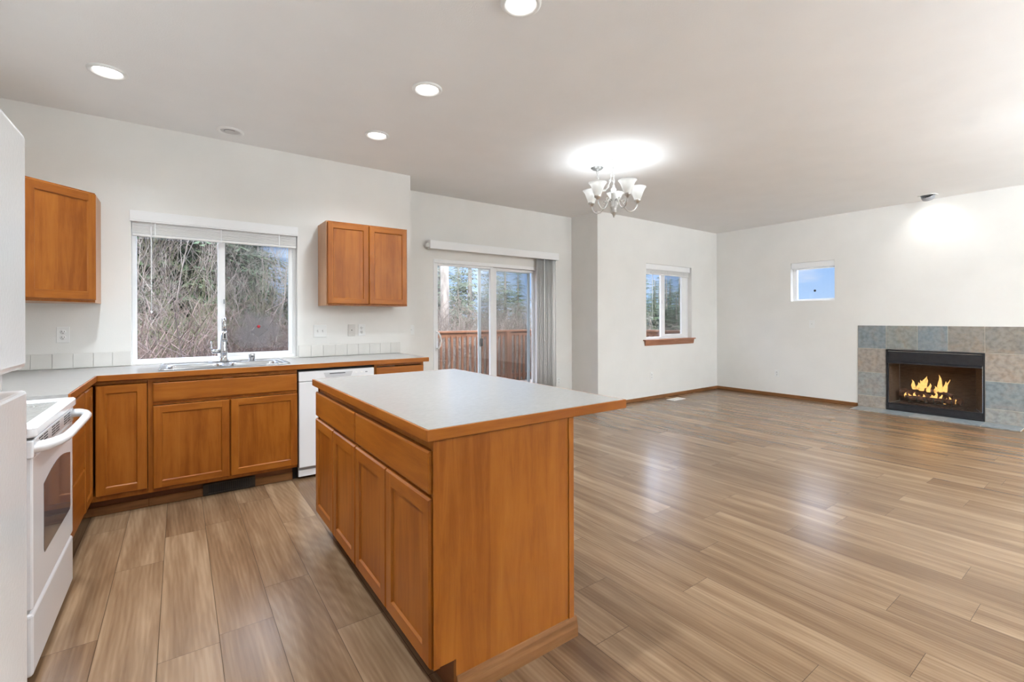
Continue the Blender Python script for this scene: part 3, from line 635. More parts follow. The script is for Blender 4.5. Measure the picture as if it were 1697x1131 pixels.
t = thing('island_worktop', (1.1, 2.1, ZT), 'white laminate island worktop with maple edge overhanging the floor side', 'worktop')
ix0, ix1, iy0, iy1 = .632, 1.574, 1.335, 2.888
B('laminate_top', M_LAM, t, (ix0 + .008, ix1 - .008, iy0 + .008, iy1 - .008, .878, .914))
b = MB(); b.box(ix0, ix1, iy0, iy0 + .008, .8765, .9135, bev=.0015); b.box(ix0, ix1, iy1 - .008, iy1, .8765, .9135, bev=.0015); b.box(ix0, ix0 + .008, iy0 + .008, iy1 - .008, .8765, .9135, bev=.0015); b.box(ix1 - .008, ix1, iy0 + .008, iy1 - .008, .8765, .9135, bev=.0015)
b.build('edge_band', M_WOODH, t)['label'] = 'maple wood edge'

# ------------------------------------------------------------------ range
t = thing('electric_range', (-.73, 2.63, 0), 'white electric range with an oven window left of the drawers', 'oven')
RY0, RY1 = 2.250, 3.005
B('body', M_APPL2, t, (-1.065, -.452, RY0 + .004, RY1 - .004, .02, .86), bev=.003)
b = MB()
for q in ((-1.065, -.400, RY0, RY0 + .04), (-1.065, -.400, RY1 - .04, RY1), (-.45, -.400, RY0 + .04, RY1 - .04), (-1.065, -.99, RY0 + .04, RY1 - .04)): pass
o_out = rrect(-1.065, -.400, RY0, RY1, .018); o_in = rrect(-.985, -.448, RY0 + .042, RY1 - .042, .014); prev = None; rings = []
for pts_, z in ((rrect(-1.065, -.404, RY0 + .002, RY1 - .002, .018), .861), (o_out, .866), (o_out, .892), (rrect(-1.06, -.406, RY0 + .006, RY1 - .006, .016), .899), (rrect(-.99, -.443, RY0 + .037, RY1 - .037, .014), .8985), (o_in, .892)):
    rings.append([b.bm.verts.new((x, y, z)) for x, y in pts_])
for A, Bq in zip(rings, rings[1:]):
    for k in range(len(A)):
        f = b.bm.faces.new((A[k], A[(k + 1) % len(A)], Bq[(k + 1) % len(A)], Bq[k])); f.smooth = False
ck = b.build('cooktop_frame', M_APPL2, t)
b = MB(); b.poly([(x, y, .8925) for x, y in o_in]); b.build('glass_top', M_COOK, ck, fix=False)
for cx, cy, r in ((-.58, 2.44, .09), (-.58, 2.80, .075), (-.84, 2.44, .075), (-.84, 2.80, .09)): MB().lathe([(r - .002, 0), (r, 0)], (cx, cy, .8930), seg=36).build('burner_ring', mat('burner_mark', (.5, .49, .47), .3), ck)
B('backguard', M_APPL2, t, (-1.068, -1.0, RY0, RY1, .90, 1.06), bev=.01, seg=2)
vp_ = MB(); vp_.box(-.452, -.4115, RY0 + .047, RY1 - .047, .792, .850, bev=.003)
vent = vp_.build('vent_panel', M_APPL2, t)
for g0 in (2.345, 2.555, 2.79):
    b = MB()
    for c_ in range(2):
        for r in range(4):
            y = g0 + c_ * .075; z = .805 + r * .0105; b.box(-.4118, -.4108, y, y + .062, z, z + .0048)
    b.build('vent_slots', M_DARK, vent)
od = MB(); od.box(-.452, -.4125, RY0 + .012, RY1 - .010, .262, .788, bev=.006, seg=2)
od = od.build('oven_door', M_APPL2, t)
gl = [(2.425, .402), (2.920, .402)]
g_ = [(2.43, .395), (2.915, .395), (2.93, .41)] + [(2.93, .655)] + [(2.93 - .51 * i / 12, .655 + .034 * math.sin(PI * i / 12)) for i in range(1, 12)] + [(2.42, .655), (2.42, .41)]
b = MB(); b.prism([(-.4124, y, z) for y, z in g_], (.0012, 0, 0)); b.build('oven_window', M_OVENG, od)
hp = [(-.44, RY0 + .028, .822), (-.412, RY0 + .028, .822), (-.385, RY0 + .042, .823), (-.358, RY0 + .085, .826), (-.345, RY0 + .14, .828), (-.342, RY0 + .25, .829), (-.342, RY1 - .25, .829), (-.345, RY1 - .14, .828), (-.358, RY1 - .085, .828), (-.385, RY1 - .042, .828), (-.412, RY1 - .028, .826), (-.44, RY1 - .028, .826)]
b = MB(); b.tube(hp, [.021, .021, .020, .0175, .0165, .016, .016, .0165, .0175, .019, .020, .020], 12, flat=1.0); b.box(-.452, -.4095, RY0 + .003, RY0 + .045, .788, .851, bev=.005, seg=2); b.box(-.452, -.4095, RY1 - .045, RY1 - .003, .788, .851, bev=.005, seg=2); b.build('oven_handle', M_APPL2, od)
dw = MB(); dw.box(-.452, -.412, RY0 + .008, RY1 - .008, .032, .250, bev=.012, seg=3); dw.build('storage_drawer', M_APPL2, t)
B('door_gap', M_DARK, t, (-.453, -.44, RY0 + .015, RY1 - .015, .248, .264))

# ------------------------------------------------------------------ refrigerator
t = thing('refrigerator', (-.7, 1.2, 0), 'tall white top freezer refrigerator cut off at the left edge', 'refrigerator')
FYF = 1.660
B('body', M_APPL, t, (-1.065, -.392, .79, FYF - .006, .02, 1.722), bev=.006)
fd = MB(); fd.box(-.386, -.312, .785, FYF, 1.143, 1.733, bev=.016, seg=3); fd = fd.build('freezer_door', M_APPL, t)
ld = MB(); ld.box(-.386, -.312, .785, FYF, .09, 1.090, bev=.008, seg=2); ld = ld.build('refrigerator_door', M_APPL, t)
hb = MB(); hb.box(-.392, -.345, 1.575, 1.615, 1.094, 1.138, bev=.004); hb.build('hinge', M_APPL2, t)
for nm, z0, z1, pr in (('freezer_handle', 1.16, 1.45, fd), ('refrigerator_handle', .60, 1.07, ld)):
    b = MB(); b.tube([(-.312, .84, z0), (-.27, .84, z0 + .02), (-.262, .84, (z0 + z1) / 2), (-.27, .84, z1 - .02), (-.312, .84, z1)], .013, 10); b.build('handle', M_APPL2, pr)
B('toe_grille', M_DARK, t, (-.39, -.36, .80, FYF - .01, .0, .08))

# ------------------------------------------------------------------ outlets and switches
def plate(name, label, cat, axis, a, z, face, wdt=.07, hgt=.115, kind='duplex', mt=M_PLATE):
    """axis 'x': on a wall facing -y at y=face; axis 'y': on a wall facing -x at x=face"""
    t = thing(name, (a, face, z - hgt / 2) if axis == 'x' else (face, a, z - hgt / 2), label, cat)
    def bx(s, e, d0, d1, q0, q1): return (s, e, face - d1, face - d0, q0, q1) if axis == 'x' else (face - d1, face - d0, s, e, q0, q1)
    def pt(s, d, q): return (s, face - d, q) if axis == 'x' else (face - d, s, q)
    B('cover_plate', mt, t, bx(a - wdt / 2, a + wdt / 2, 0, .005, z - hgt / 2, z + hgt / 2), bev=.0018)
    ax = (0, -1, 0) if axis == 'x' else (-1, 0, 0)
    if kind == 'duplex':
        for dz in (-.02, .02):
            r = MB(); r.lathe([(0, .0068), (.0165, .0068), (.0172, .005)], pt(a, 0, z + dz), axis=ax, seg=18); r = r.build('receptacle', M_PLATE, t)
            s = MB()
            for dy in (-.0065, .0065): s.box(*bx(a + dy - .0012, a + dy + .0012, .0066, .0072, z + dz - .001, z + dz + .008))
            s.lathe([(0, .0072), (.0026, .0072)], pt(a, 0, z + dz - .008), axis=ax, seg=8); s.build('slot', M_DARK, r)
    elif kind == 'toggle2':
        for dy in (-.023, .023):
            B('switch_surround', M_GREYP if False else mat('off_white_plastic', (.70, .70, .68), .4), t, bx(a + dy - .006, a + dy + .006, .0045, .0056, z - .013, z + .013))
            B('toggle', M_PLATE, t, bx(a + dy - .0045, a + dy + .0045, .005, .016, z - .002, z + .009), bev=.001)
    elif kind == 'cable':
        r = MB(); r.lathe([(0, .011), (.0035, .011), (.0048, .009), (.0048, .005)], pt(a, 0, z), axis=ax, seg=10); r.build('cable_jack', M_DARK, t)
    elif kind == 'toggle':
        B('toggle', M_PLATE, t, bx(a - .0045, a + .0045, .005, .016, z - .002, z + .009), bev=.001)
    elif kind == 'dial':
        r = MB(); r.lathe([(0, .012), (.007, .012), (.009, .005)], pt(a + .0, 0, z + .005), axis=ax, seg=14); r.build('knob', mat('off_white_plastic', (.70, .70, .68), .4), t)
    return t
plate('power_outlet', 'white outlet below the diagonal corner cabinet, left of the window', 'outlet', 'x', -.679, 1.159, YK)
plate('light_switch', 'white double light switch between window and right wall cabinet', 'switch', 'x', 1.076, 1.154, YK, wdt=.116, kind='toggle2')
plate('cable_plate', 'beige cable jack plate under the right wall cabinet', 'wall plate', 'x', 1.368, 1.158, YK, kind='cable', mt=mat('beige_plastic', (.68, .66, .62), .4))
plate('power_outlet', 'white outlet under the right wall cabinet beside the cable plate', 'outlet', 'x', 1.467, 1.158, YK)
plate('light_switch', 'white light switch left of the sliding glass door, partly behind the corner', 'switch', 'x', 2.215, 1.135, YN, kind='toggle')
plate('power_outlet', 'white outlet low on the wall right of the vertical blind', 'outlet', 'x', 4.512, .346, YN)
plate('power_outlet', 'white outlet low on the wall below the window with wooden sill', 'outlet', 'x', 5.98, .367, YLV)
plate('power_outlet', 'white outlet low on the wall left of the fireplace tiles', 'outlet', 'y', 3.543, .371, XR)
plate('wall_control', 'small white wall control below the little square window', 'switch', 'y', 3.033, 1.167, XR, wdt=.074, kind='dial')

# ------------------------------------------------------------------ floor register in the living room
t = thing('floor_register', (6.27, 4.35, .001), 'white floor register near the living room window wall', 'vent')
b = MB(); fx0, fx1, fy0, fy1 = 6.13, 6.43, 4.27, 4.41
b.box(fx0, fx1, fy0, fy0 + .025, .0005, .006, bev=.001); b.box(fx0, fx1, fy1 - .025, fy1, .0005, .006, bev=.001); b.box(fx0, fx0 + .025, fy0 + .025, fy1 - .025, .0005, .006); b.box(fx1 - .025, fx1, fy0 + .025, fy1 - .025, .0005, .006); b.build('frame', M_PLATE, t)
b = MB()
for i in range(14): x = fx0 + .03 + i * .0175; b.box(x, x + .009, fy0 + .025, fy1 - .025, .001, .0045)
b.build('fins', M_PLATE, t); B('backing', mat('beige_plastic', (.68, .66, .62), .4), t, (fx0 + .025, fx1 - .025, fy0 + .025, fy1 - .025, .0003, .0008))

# ------------------------------------------------------------------ fireplace
M_SLATE = mat('slate_tile', (.2, .2, .2), .42); nt = M_SLATE.node_tree
at = N(nt, 'ShaderNodeVertexColor', layer_name='tint'); tcn = N(nt, 'ShaderNodeTexCoord')
z1_ = N(nt, 'ShaderNodeTexNoise', inp={'Scale': 5.0, 'Detail': 8, 'Roughness': .65, 'Distortion': .8}); L(nt, tcn.outputs['Object'], z1_.inputs['Vector'])
z2_ = N(nt, 'ShaderNodeTexNoise', inp={'Scale': 22.0, 'Detail': 5}); L(nt, tcn.outputs['Object'], z2_.inputs['Vector'])
rA = ramp(nt, [(.32, (.20, .24, .27)), (.5, (.30, .305, .29)), (.66, (.36, .27, .205))]); L(nt, z1_.outputs[0], rA.inputs[0])
mxa = N(nt, 'ShaderNodeMix', data_type='RGBA', inp={'Factor': .62}); L(nt, rA.outputs[0], mxa.inputs['A']); L(nt, at.outputs[0], mxa.inputs['B'])
rB = ramp(nt, [(.3, (.72, .72, .72)), (.6, (1.08, 1.08, 1.08))]); L(nt, z2_.outputs[0], rB.inputs[0])
mxb = N(nt, 'ShaderNodeMix', data_type='RGBA', blend_type='MULTIPLY', inp={'Factor': 1.0}); L(nt, mxa.outputs['Result'], mxb.inputs['A']); L(nt, rB.outputs[0], mxb.inputs['B'])
L(nt, mxb.outputs['Result'], P(M_SLATE).inputs['Base Color']); bump(M_SLATE, z2_.outputs[0], .15)
M_GROUT = mat('tan_grout', (.50, .45, .38), .9)
S_BLUE, S_GREEN, S_TAN, S_GREY, S_BROWN = (.185, .225, .25), (.25, .255, .225), (.37, .29, .23), (.30, .30, .29), (.24, .195, .155)
def tile_mesh(name, cells, axis, face, th, back):
    bm = bmesh.new(); ca = bm.loops.layers.float_color.new('tint')
    def add(box, col, mi, bev):
        old = set(bm.faces)
        r = bmesh.ops.create_cube(bm, size=1); x0, x1, y0, y1, z0, z1 = box
        for v in r['verts']: v.co = Vector((x0 + (v.co.x + .5) * (x1 - x0), y0 + (v.co.y + .5) * (y1 - y0), z0 + (v.co.z + .5) * (z1 - z0)))
        fs = {f for v in r['verts'] for f in v.link_faces}
        if bev:
            rr = bmesh.ops.bevel(bm, geom=list({e for v in r['verts'] for e in v.link_edges}), offset=bev, segments=1, affect='EDGES'); 
        for f in [f for f in bm.faces if f not in old]:
            f.material_index = mi
            for lp in f.loops: lp[ca] = (*col, 1)
    for box, col in cells: add(box, col, 0, .002)
    for box in back: add(box, (.5, .45, .4), 1, 0)
    xs = [v.co.copy() for v in bm.verts]; o_ = Vector((sum(p.x for p in xs) / len(xs), sum(p.y for p in xs) / len(xs), min(p.z for p in xs)))
    for v in bm.verts: v.co -= o_
    me = bpy.data.meshes.new(name); bm.to_mesh(me); bm.free(); me.materials.append(M_SLATE); me.materials.append(M_GROUT)
    o = bpy.data.objects.new(name, me); C.objects.link(o); o.location = o_; return o
cols_y = [2.443, 2.119, 1.791, 1.495, 1.168, .844]; rows = [.014, .177, .504, .836, 1.155]; g = .0028
top = [S_BLUE, S_GREEN, S_BLUE, S_BROWN, S_BROWN]; left = [S_GREY, S_GREY, S_TAN]; right = [S_GREY, S_BLUE, S_TAN]
cells = []
for i in range(5): cells.append(((XR - .011, XR - .001, cols_y[i + 1] + g, cols_y[i] - g, rows[3] + g, rows[4]), top[i]))
for j in range(3):
    cells.append(((XR - .011, XR - .001, cols_y[1] + g, cols_y[0], rows[j] + g, rows[j + 1] - g), left[j] if j else S_TAN))
    cells.append(((XR - .011, XR - .001, cols_y[5], cols_y[4] - g, rows[j] + g, rows[j + 1] - g), right[j]))
tag(tile_mesh('fireplace_surround', cells, 'y', XR, .01, [(XR - .008, XR - .0005, cols_y[1], cols_y[0] - .001, .013, 1.153), (XR - .008, XR - .0005, cols_y[5] + .001, cols_y[4], .013, 1.153), (XR - .008, XR - .0005, cols_y[4], cols_y[1], .838, 1.153)]), 'slate tile surround of blue grey and tan tiles around the fireplace', 'fireplace')
hc = [2.443, 2.119, 1.80, 1.48, 1.16, .844]
tag(tile_mesh('hearth', [((7.512, XR - .001, hc[i + 1] + g, hc[i] - g, .0005, .013), (S_GREY, S_BLUE, S_GREY, S_BLUE, S_BLUE)[i]) for i in range(5)], 'y', XR, .01, [(7.514, XR - .002, .846, 2.441, .0003, .0105)]), 'flat strip of grey slate hearth tiles on the floor before the fireplace', 'hearth')
t = thing('fireplace_insert', (XR, 1.643, .014), 'black metal fireplace insert with a hood and lit firebox', 'fireplace')
xf = XR - .022
B('frame', M_BLACK, t, (xf, XR + .02, 1.169, 1.186, .0135, .834), (xf, XR + .02, 2.101, 2.118, .0135, .834), (xf, XR + .02, 1.186, 2.101, .815, .834), (xf, XR + .02, 1.186, 2.101, .0135, .03), bev=.002)
B('upper_panel', M_BLACK, t, (xf + .01, XR + .02, 1.187, 2.100, .672, .806), bev=.003)
b = MB(); b.prism([(xf + .01, 1.188, .682), (xf - .03, 1.188, .664), (xf - .03, 1.188, .650), (xf - .024, 1.188, .650), (xf - .022, 1.188, .660), (xf + .01, 1.188, .672)], (0, .911, 0)); b.build('hood', M_BLACK, t)
B('lower_panel', M_BLACK, t, (xf + .006, XR + .02, 1.187, 2.100, .031, .104), bev=.004)
B('lower_louver', M_BLACK, t, (xf + .002, XR + .006, 1.187, 2.100, .105, .112), bev=.002)
b = MB(); zb, zt_ = .105, .665; bx_, l0, l1, r0, r1 = 8.19, 2.095, 2.068, 1.192, 1.305
b.poly([(bx_, l1, zb), (bx_, r1, zb), (bx_, r1, zt_), (bx_, l1, zt_)])
b.poly([(XR + .01, l0, zt_), (bx_, l1, zt_), (bx_, r1, zt_), (XR + .01, r0, zt_)]); b.poly([(XR + .01, l0, zb), (bx_, l1, zb), (bx_, r1, zb), (XR + .01, r0, zb)])
b.build('firebox', M_BRICK, t, fix=False)
M_SIDE = noisy('firebox_side_panel', (.11, .08, .058), (.17, .125, .09), 14, .85, stretch=(1, 1, 6))
for ya, yb in ((l0, l1), (r0, r1)):
    b = MB(); b.poly([(XR + .0105, ya, zb + .001), (bx_ - .001, yb, zb + .001), (bx_ - .001, yb, zt_ - .001), (XR + .0105, ya, zt_ - .001)]); b.build('firebox_side', M_SIDE, t, fix=False)
B('glass_door', M_FGLASS, t, (XR + .006, XR + .009, 1.192, 2.096, .113, .66))
tag(B('ember_bed', M_EMBER, None, (7.875, 8.14, 1.36, 2.0, .106, .118), bev=.005), 'dark bed of embers on the fireplace floor under the grate', 'embers', kind='stuff')
t = thing('fire_grate', (8.0, 1.70, .118), 'black iron grate holding the burning logs', 'grate')
b = MB()
for i in range(6):
    y = 1.48 + i * .085; b.tube([(7.90, y, .21), (7.905, y, .165), (7.93, y, .150), (8.10, y, .150)], .007, 6)
b.build('bars', M_BLACK, t)
b = MB(); b.tube([(7.92, 1.45, .143), (7.92, 1.94, .143)], .006, 6); b.tube([(8.08, 1.45, .143), (8.08, 1.94, .143)], .006, 6); b.build('cross_bar', M_BLACK, t)
for x in (7.92, 8.08):
    for y in (1.48, 1.905): MB().tube([(x, y, .1185), (x, y, .143)], .006, 6).build('leg', M_BLACK, t)
def log(label, p, q, r, seed):
    rr = random.Random(seed); p, q = Vector(p), Vector(q); n = 9; pts, rad = [], []
    for i in range(n):
        f = i / (n - 1); pts.append(p.lerp(q, f) + Vector((rr.uniform(-.006, .006), rr.uniform(-.006, .006), rr.uniform(-.006, .006)))); rad.append(r * (rr.uniform(.88, 1.1)))
    b = MB(); b.tube(pts, rad, 12, smooth=False)
    for v in b.bm.verts: v.co += Vector((rr.uniform(-1, 1), rr.uniform(-1, 1), rr.uniform(-1, 1))) * r * .10
    return tag(b.build('fireplace_log', M_LOG), label, 'log', 'logs in the fire')
log('thick reddish log at the left back of the fire', (8.06, 2.03, .225), (8.09, 1.62, .225), .062, 1)
log('dark log lying across the top of the fire', (8.03, 1.90, .335), (8.00, 1.47, .262), .026, 2)
log('long charred log along the front of the grate', (7.955, 1.95, .19), (7.955, 1.45, .185), .030, 3)
log('short log at the right end of the fire', (8.08, 1.56, .20), (8.00, 1.40, .185), .042, 4)
# flames
M_FLAME = bpy.data.materials.new('flame'); M_FLAME.use_nodes = True; nt = M_FLAME.node_tree; nt.nodes.clear()
o_ = N(nt, 'ShaderNodeOutputMaterial'); tcn = N(nt, 'ShaderNodeTexCoord'); at = N(nt, 'ShaderNodeVertexColor', layer_name='heat'); spc = N(nt, 'ShaderNodeSeparateColor'); L(nt, at.outputs[0], spc.inputs[0])
fr_ = ramp(nt, [(0, (1, .56, .17)), (.25, (1, .38, .07)), (.6, (.95, .19, .02)), (1, (.6, .09, .01))]); L(nt, spc.outputs[0], fr_.inputs[0])
st_ = N(nt, 'ShaderNodeMapRange', inp={'From Max': 1.0, 'To Min': 1.0, 'To Max': .5}); L(nt, spc.outputs[0], st_.inputs[0])
lw_ = N(nt, 'ShaderNodeLayerWeight', inp={'Blend': .35}); e_ = N(nt, 'ShaderNodeEmission'); L(nt, fr_.outputs[0], e_.inputs[0]); L(nt, st_.outputs[0], e_.inputs[1])
tr_ = N(nt, 'ShaderNodeBsdfTransparent'); ms_ = N(nt, 'ShaderNodeMixShader'); z_ = N(nt, 'ShaderNodeTexNoise', inp={'Scale': 26.0, 'Detail': 3}); L(nt, tcn.outputs['Object'], z_.inputs['Vector'])
a_ = N(nt, 'ShaderNodeMath', operation='MULTIPLY_ADD', inp={1: .9}); L(nt, lw_.outputs['Facing'], a_.inputs[0]); z3_ = N(nt, 'ShaderNodeMath', operation='MULTIPLY_ADD', inp={1: 1.6, 2: -.75}); L(nt, z_.outputs[0], z3_.inputs[0]); L(nt, z3_.outputs[0], a_.inputs[2])
cl_ = N(nt, 'ShaderNodeClamp'); L(nt, a_.outputs[0], cl_.inputs[0]); L(nt, cl_.outputs[0], ms_.inputs[0]); L(nt, e_.outputs[0], ms_.inputs[1]); L(nt, tr_.outputs[0], ms_.inputs[2]); L(nt, ms_.outputs[0], o_.inputs[0])
def make_flames(label, tongues):
    bm = bmesh.new(); ca = bm.loops.layers.float_color.new('heat'); rr = random.Random(11)
    for (y, x, z0, h, wd, lean) in tongues:
        n = 12; rings = []; ph = rr.uniform(0, 6)
        for i in range(n + 1):
            f = i / n; r = wd * (math.sin(PI * min(1, (f * .86 + .14)) ** .75) ** .9 if f < 1 else 0) * (1 - .35 * f) + .0008
            c = Vector((x + .006 * math.sin(ph + f * 5), y + lean * f * f + .010 * math.sin(ph * 2 + f * 7) * f, z0 + h * f))
            rings.append([(bm.verts.new(c + Vector((math.cos(2 * PI * k / 10) * r * .6, math.sin(2 * PI * k / 10) * r, 0))), f) for k in range(10)])
        for A, Bq in zip(rings, rings[1:]):
            for k in range(10):
                q = (A[k], A[(k + 1) % 10], Bq[(k + 1) % 10], Bq[k]); f = bm.faces.new([v[0] for v in q]); f.smooth = True
                for lp, v in zip(f.loops, q): lp[ca] = (v[1],) * 3 + (1,)
    me = bpy.data.meshes.new('flame'); xs = [v.co.copy() for v in bm.verts]; o0 = Vector((8.0, sum(p.y for p in xs) / len(xs), min(p.z for p in xs)))
    for v in bm.verts: v.co -= o0
    bm.to_mesh(me); bm.free(); me.materials.append(M_FLAME); o = bpy.data.objects.new('flame', me); C.objects.link(o); o.location = o0
    return tag(o, label, 'flame', kind='stuff')
make_flames('tall orange flames rising from the left half of the logs', [(1.865, 8.0, .30, .13, .026, .03), (1.83, 8.02, .30, .10, .024, -.01), (1.79, 8.0, .29, .20, .034, -.05), (1.76, 8.02, .30, .16, .028, -.02), (1.72, 8.0, .28, .12, .026, -.02), (1.80, 8.03, .29, .14, .036, .0)])
make_flames('tall orange flames rising from the right half of the logs', [(1.60, 8.0, .27, .25, .032, .02), (1.575, 8.02, .28, .16, .028, -.03), (1.55, 8.0, .30, .17, .016, -.035), (1.64, 8.0, .27, .10, .026, .02)])
low = [(1.47 + i * .043, 7.965 + (i % 2) * .02, .15 + rnd.uniform(0, .05), rnd.uniform(.05, .12), rnd.uniform(.016, .028), rnd.uniform(-.02, .02)) for i in range(12)]
make_flames('low bright flames licking along the front log', low)
fl_d = bpy.data.lights.new('fire_light', 'POINT'); fl_d.energy = .22; fl_d.color = (1, .45, .12); fl_d.shadow_soft_size = .08
fl = bpy.data.objects.new('fire_light', fl_d); C.objects.link(fl); fl.location = (7.94, 1.7, .40)

# ------------------------------------------------------------------ ceiling fixtures
def can_light(x, y, label, energy=CAN, lit=True, group='recessed ceiling lights', aim=None):
    t = thing('recessed_light', (x, y, ZC - .012), label, 'ceiling light', group if lit else None)
    MB().lathe([(.098, .0118), (.097, .006), (.090, .001), (.080, .000), (.072, .006), (.068, .0116)], (x, y, ZC - .012), seg=40).build('trim_ring', M_PLATE, t)
    MB().lathe([(0, .0112), (.071, .0112)], (x, y, ZC - .012), seg=32).build('lens', M_LENS if lit else mat('unlit_lens', (.62, .61, .60), .5), t)
    if lit:
        d = bpy.data.lights.new('can_lamp', 'SPOT'); d.spot_size = math.radians(140); d.spot_blend = .9; d.shadow_soft_size = .065; d.energy = energy; d.color = (.85, .935, 1)
        l = bpy.data.objects.new('can_lamp', d); C.objects.link(l); l.location = (0, 0, -.002); l.parent = t
        if aim: l.rotation_euler = (Vector(aim) - Vector((x, y, ZC))).to_track_quat('-Z', 'Y').to_euler(); d.spot_size = math.radians(100)
    else:
        b = MB(); b.tube(arc((x, y, ZC - .003), .042, PI * 1.05, PI * 1.95, 12, (.8, -.58, 0), (.58, .8, 0)), .003, 6); b.build('spring_clip', M_GREYP, t)
    return t
can_light(-.352, 3.722, 'lit recessed light at the upper left above the corner cabinets', energy=CAN * .6)
can_light(1.328, 2.790, 'lit recessed light above the middle of the island')
can_light(1.323, 3.728, 'lit recessed light nearest the right wall cabinet')
can_light(1.335, 1.770, 'lit recessed light cut off by the top edge of the photo')
can_light(.335, 4.334, 'unlit recessed light in the ceiling above the sink window', lit=False)
for x, y in ((-.352, 2.75), (-.352, 1.77)): can_light(x, y, 'added recessed fill light above the range side, outside the view', energy=CAN * 1.5)  # extra unseen cans, added to light the island's drawer side
for x, y in ((4.4, -.9), (4.9, -.2)): can_light(x, y, 'added recessed fill light in the ceiling behind the camera, unseen', energy=CAN * 2.2, aim=(7.4, 3.9, .6))  # added fill spots out of view, aimed to brighten the far right wall
# gimbal light by the fireplace
t = thing('gimbal_light', (7.53, 1.62, ZC - .03), 'small tilted eyeball light in the ceiling above the fireplace wall', 'ceiling light')
MB().lathe([(.095, .0298), (.093, .024), (.072, .022), (.070, .0296)], (7.53, 1.62, ZC - .03), seg=32).build('trim_ring', M_PLATE, t)
ax = Vector((.55, -.05, -.8)).normalized(); cc = Vector((7.53, 1.62, ZC - .012)); b = MB(); b.lathe([(.062, -.012), (.066, .012), (.060, .038), (.050, .040), (.046, .02), (0, .02)], cc, axis=ax, seg=28); b.build('eyeball', M_GREYP, t)
b = MB(); b.lathe([(0, .0215), (.044, .0215)], cc, axis=ax, seg=20); b.build('lens', M_LENS, t)
d = bpy.data.lights.new('gimbal_lamp', 'SPOT'); d.energy = 4.5; d.spot_size = math.radians(112); d.spot_blend = 1.0; d.shadow_soft_size = .03; d.color = (1, .98, .95)
l = bpy.data.objects.new('gimbal_lamp', d); C.objects.link(l); l.location = cc + ax * .045; l.rotation_euler = (Vector((XR, 1.60, 2.30)) - l.location).to_track_quat('-Z', 'Y').to_euler()
# fill uplights on stands, added unseen behind the camera to brighten the room
def fill_uplight(x, y, label):
    t = thing('fill_uplight_stand', (x, y, 0), label, 'lamp', 'added fill uplights behind the camera')
    MB().lathe([(0, .0), (.14, .0), (.14, .015), (.03, .03), (.014, .05), (0, .05)], (x, y, 0), seg=28).build('base', M_NICKEL, t)
    MB().tube([(x, y, .05), (x, y, 1.66)], .012, 10).build('pole', M_NICKEL, t)
    MB().lathe([(.02, 1.66), (.06, 1.67), (.12, 1.71), (.16, 1.77), (.155, 1.772), (.11, 1.72), (.05, 1.685), (0, 1.68)], (x, y, 0), seg=32).build('bowl', M_NICKEL, t)
    d = bpy.data.lights.new('fill_uplight_lamp', 'AREA'); d.shape = 'DISK'; d.size = .26; d.energy = UP; d.color = (.85, .935, 1)
    l = bpy.data.objects.new('fill_uplight_lamp', d); C.objects.link(l); l.location = (0, 0, 1.765); l.rotation_euler = (PI, 0, 0); l.parent = t
for x, y in ((3.0, -2.4), (4.7, -2.3), (6.4, -2.2)): fill_uplight(x, y, 'added fill uplight on a stand, unseen behind the camera')

# ------------------------------------------------------------------ chandelier
HX, HY = 3.357, 2.994
t = thing('chandelier', (HX, HY, 2.22), 'brushed nickel five arm chandelier with frosted glass shades', 'chandelier')
CPX, CPY = 3.415, 3.263
MB().lathe([(0, -.035), (.012, -.033), (.016, -.022), (.045, -.018), (.060, -.006), (.063, -.0005)], (CPX, CPY, ZC), seg=28).build('canopy', mat('darker_nickel', (.26, .255, .245), .4, .5), t)
MB().lathe([(.018, -.0005), (.018, -.006), (.006, -.012), (.005, -.03), (0, -.03)], (HX, HY, ZC), seg=14).build('ceiling_hook', M_NICKEL, t)
def chain(name, path, ll=.034):
    b = MB(); pts = [Vector(p) for p in path]; k = 0
    seglen = [(q - p).length for p, q in zip(pts, pts[1:])]; tot = sum(seglen); n = int(tot / (ll * .78))
    def at_(s):
        for p, q, sl_ in zip(pts, pts[1:], seglen):
            if s <= sl_ or q is pts[-1]: return p.lerp(q, min(1, s / sl_)), (q - p).normalized()
            s -= sl_
    for i in range(n):
        c, dr = at_((i + .5) * tot / n); a = dr.orthogonal().normalized(); a2 = dr.cross(a); u = a if i % 2 else a2
        b.tube([c + dr * math.cos(th) * ll * .5 + u * math.sin(th) * ll * .26 for th in [2 * PI * j / 10 for j in range(10)]], .0024, 5, closed=True)
    return b.build(name, M_NICKEL, t)
sw = []
A0, A1 = Vector((CPX, CPY, ZC - .035)), Vector((HX, HY, ZC - .028))
for i in range(17):
    f = i / 16; p = A0.lerp(A1, f); p.z -= .23 * (1 - (2 * f - 1) ** 2) ** .8; sw.append(p)
chain('swag_chain', sw); chain('hanging_chain', [(HX, HY, ZC - .03), (HX, HY, 2.535)])
MB().tube([p + Vector((.004, .004, 0)) for p in sw] + [Vector((HX + .006, HY, ZC - .03)), Vector((HX + .006, HY, 2.53))], .002, 6).build('cord', M_PLATE, t)
MB().lathe([(0, 2.535), (.012, 2.532), (.012, 2.52), (.022, 2.505), (.026, 2.49), (.020, 2.475), (.024, 2.468), (.026, 2.46), (.023, 2.44), (.026, 2.40), (.029, 2.34), (.034, 2.332), (.036, 2.322), (.028, 2.312), (.027, 2.295), (.031, 2.285), (.026, 2.268), (.016, 2.258), (.010, 2.246), (.006, 2.24), (.008, 2.233), (0, 2.225)], (HX, HY, 0), seg=24).build('column', M_NICKEL, t)
M_SHADE = emis('frosted_shade', (1, .97, .93), .04); P(M_SHADE).inputs['Base Color'].default_value = (.66, .65, .63, 1); P(M_SHADE).inputs['Roughness'].default_value = .45
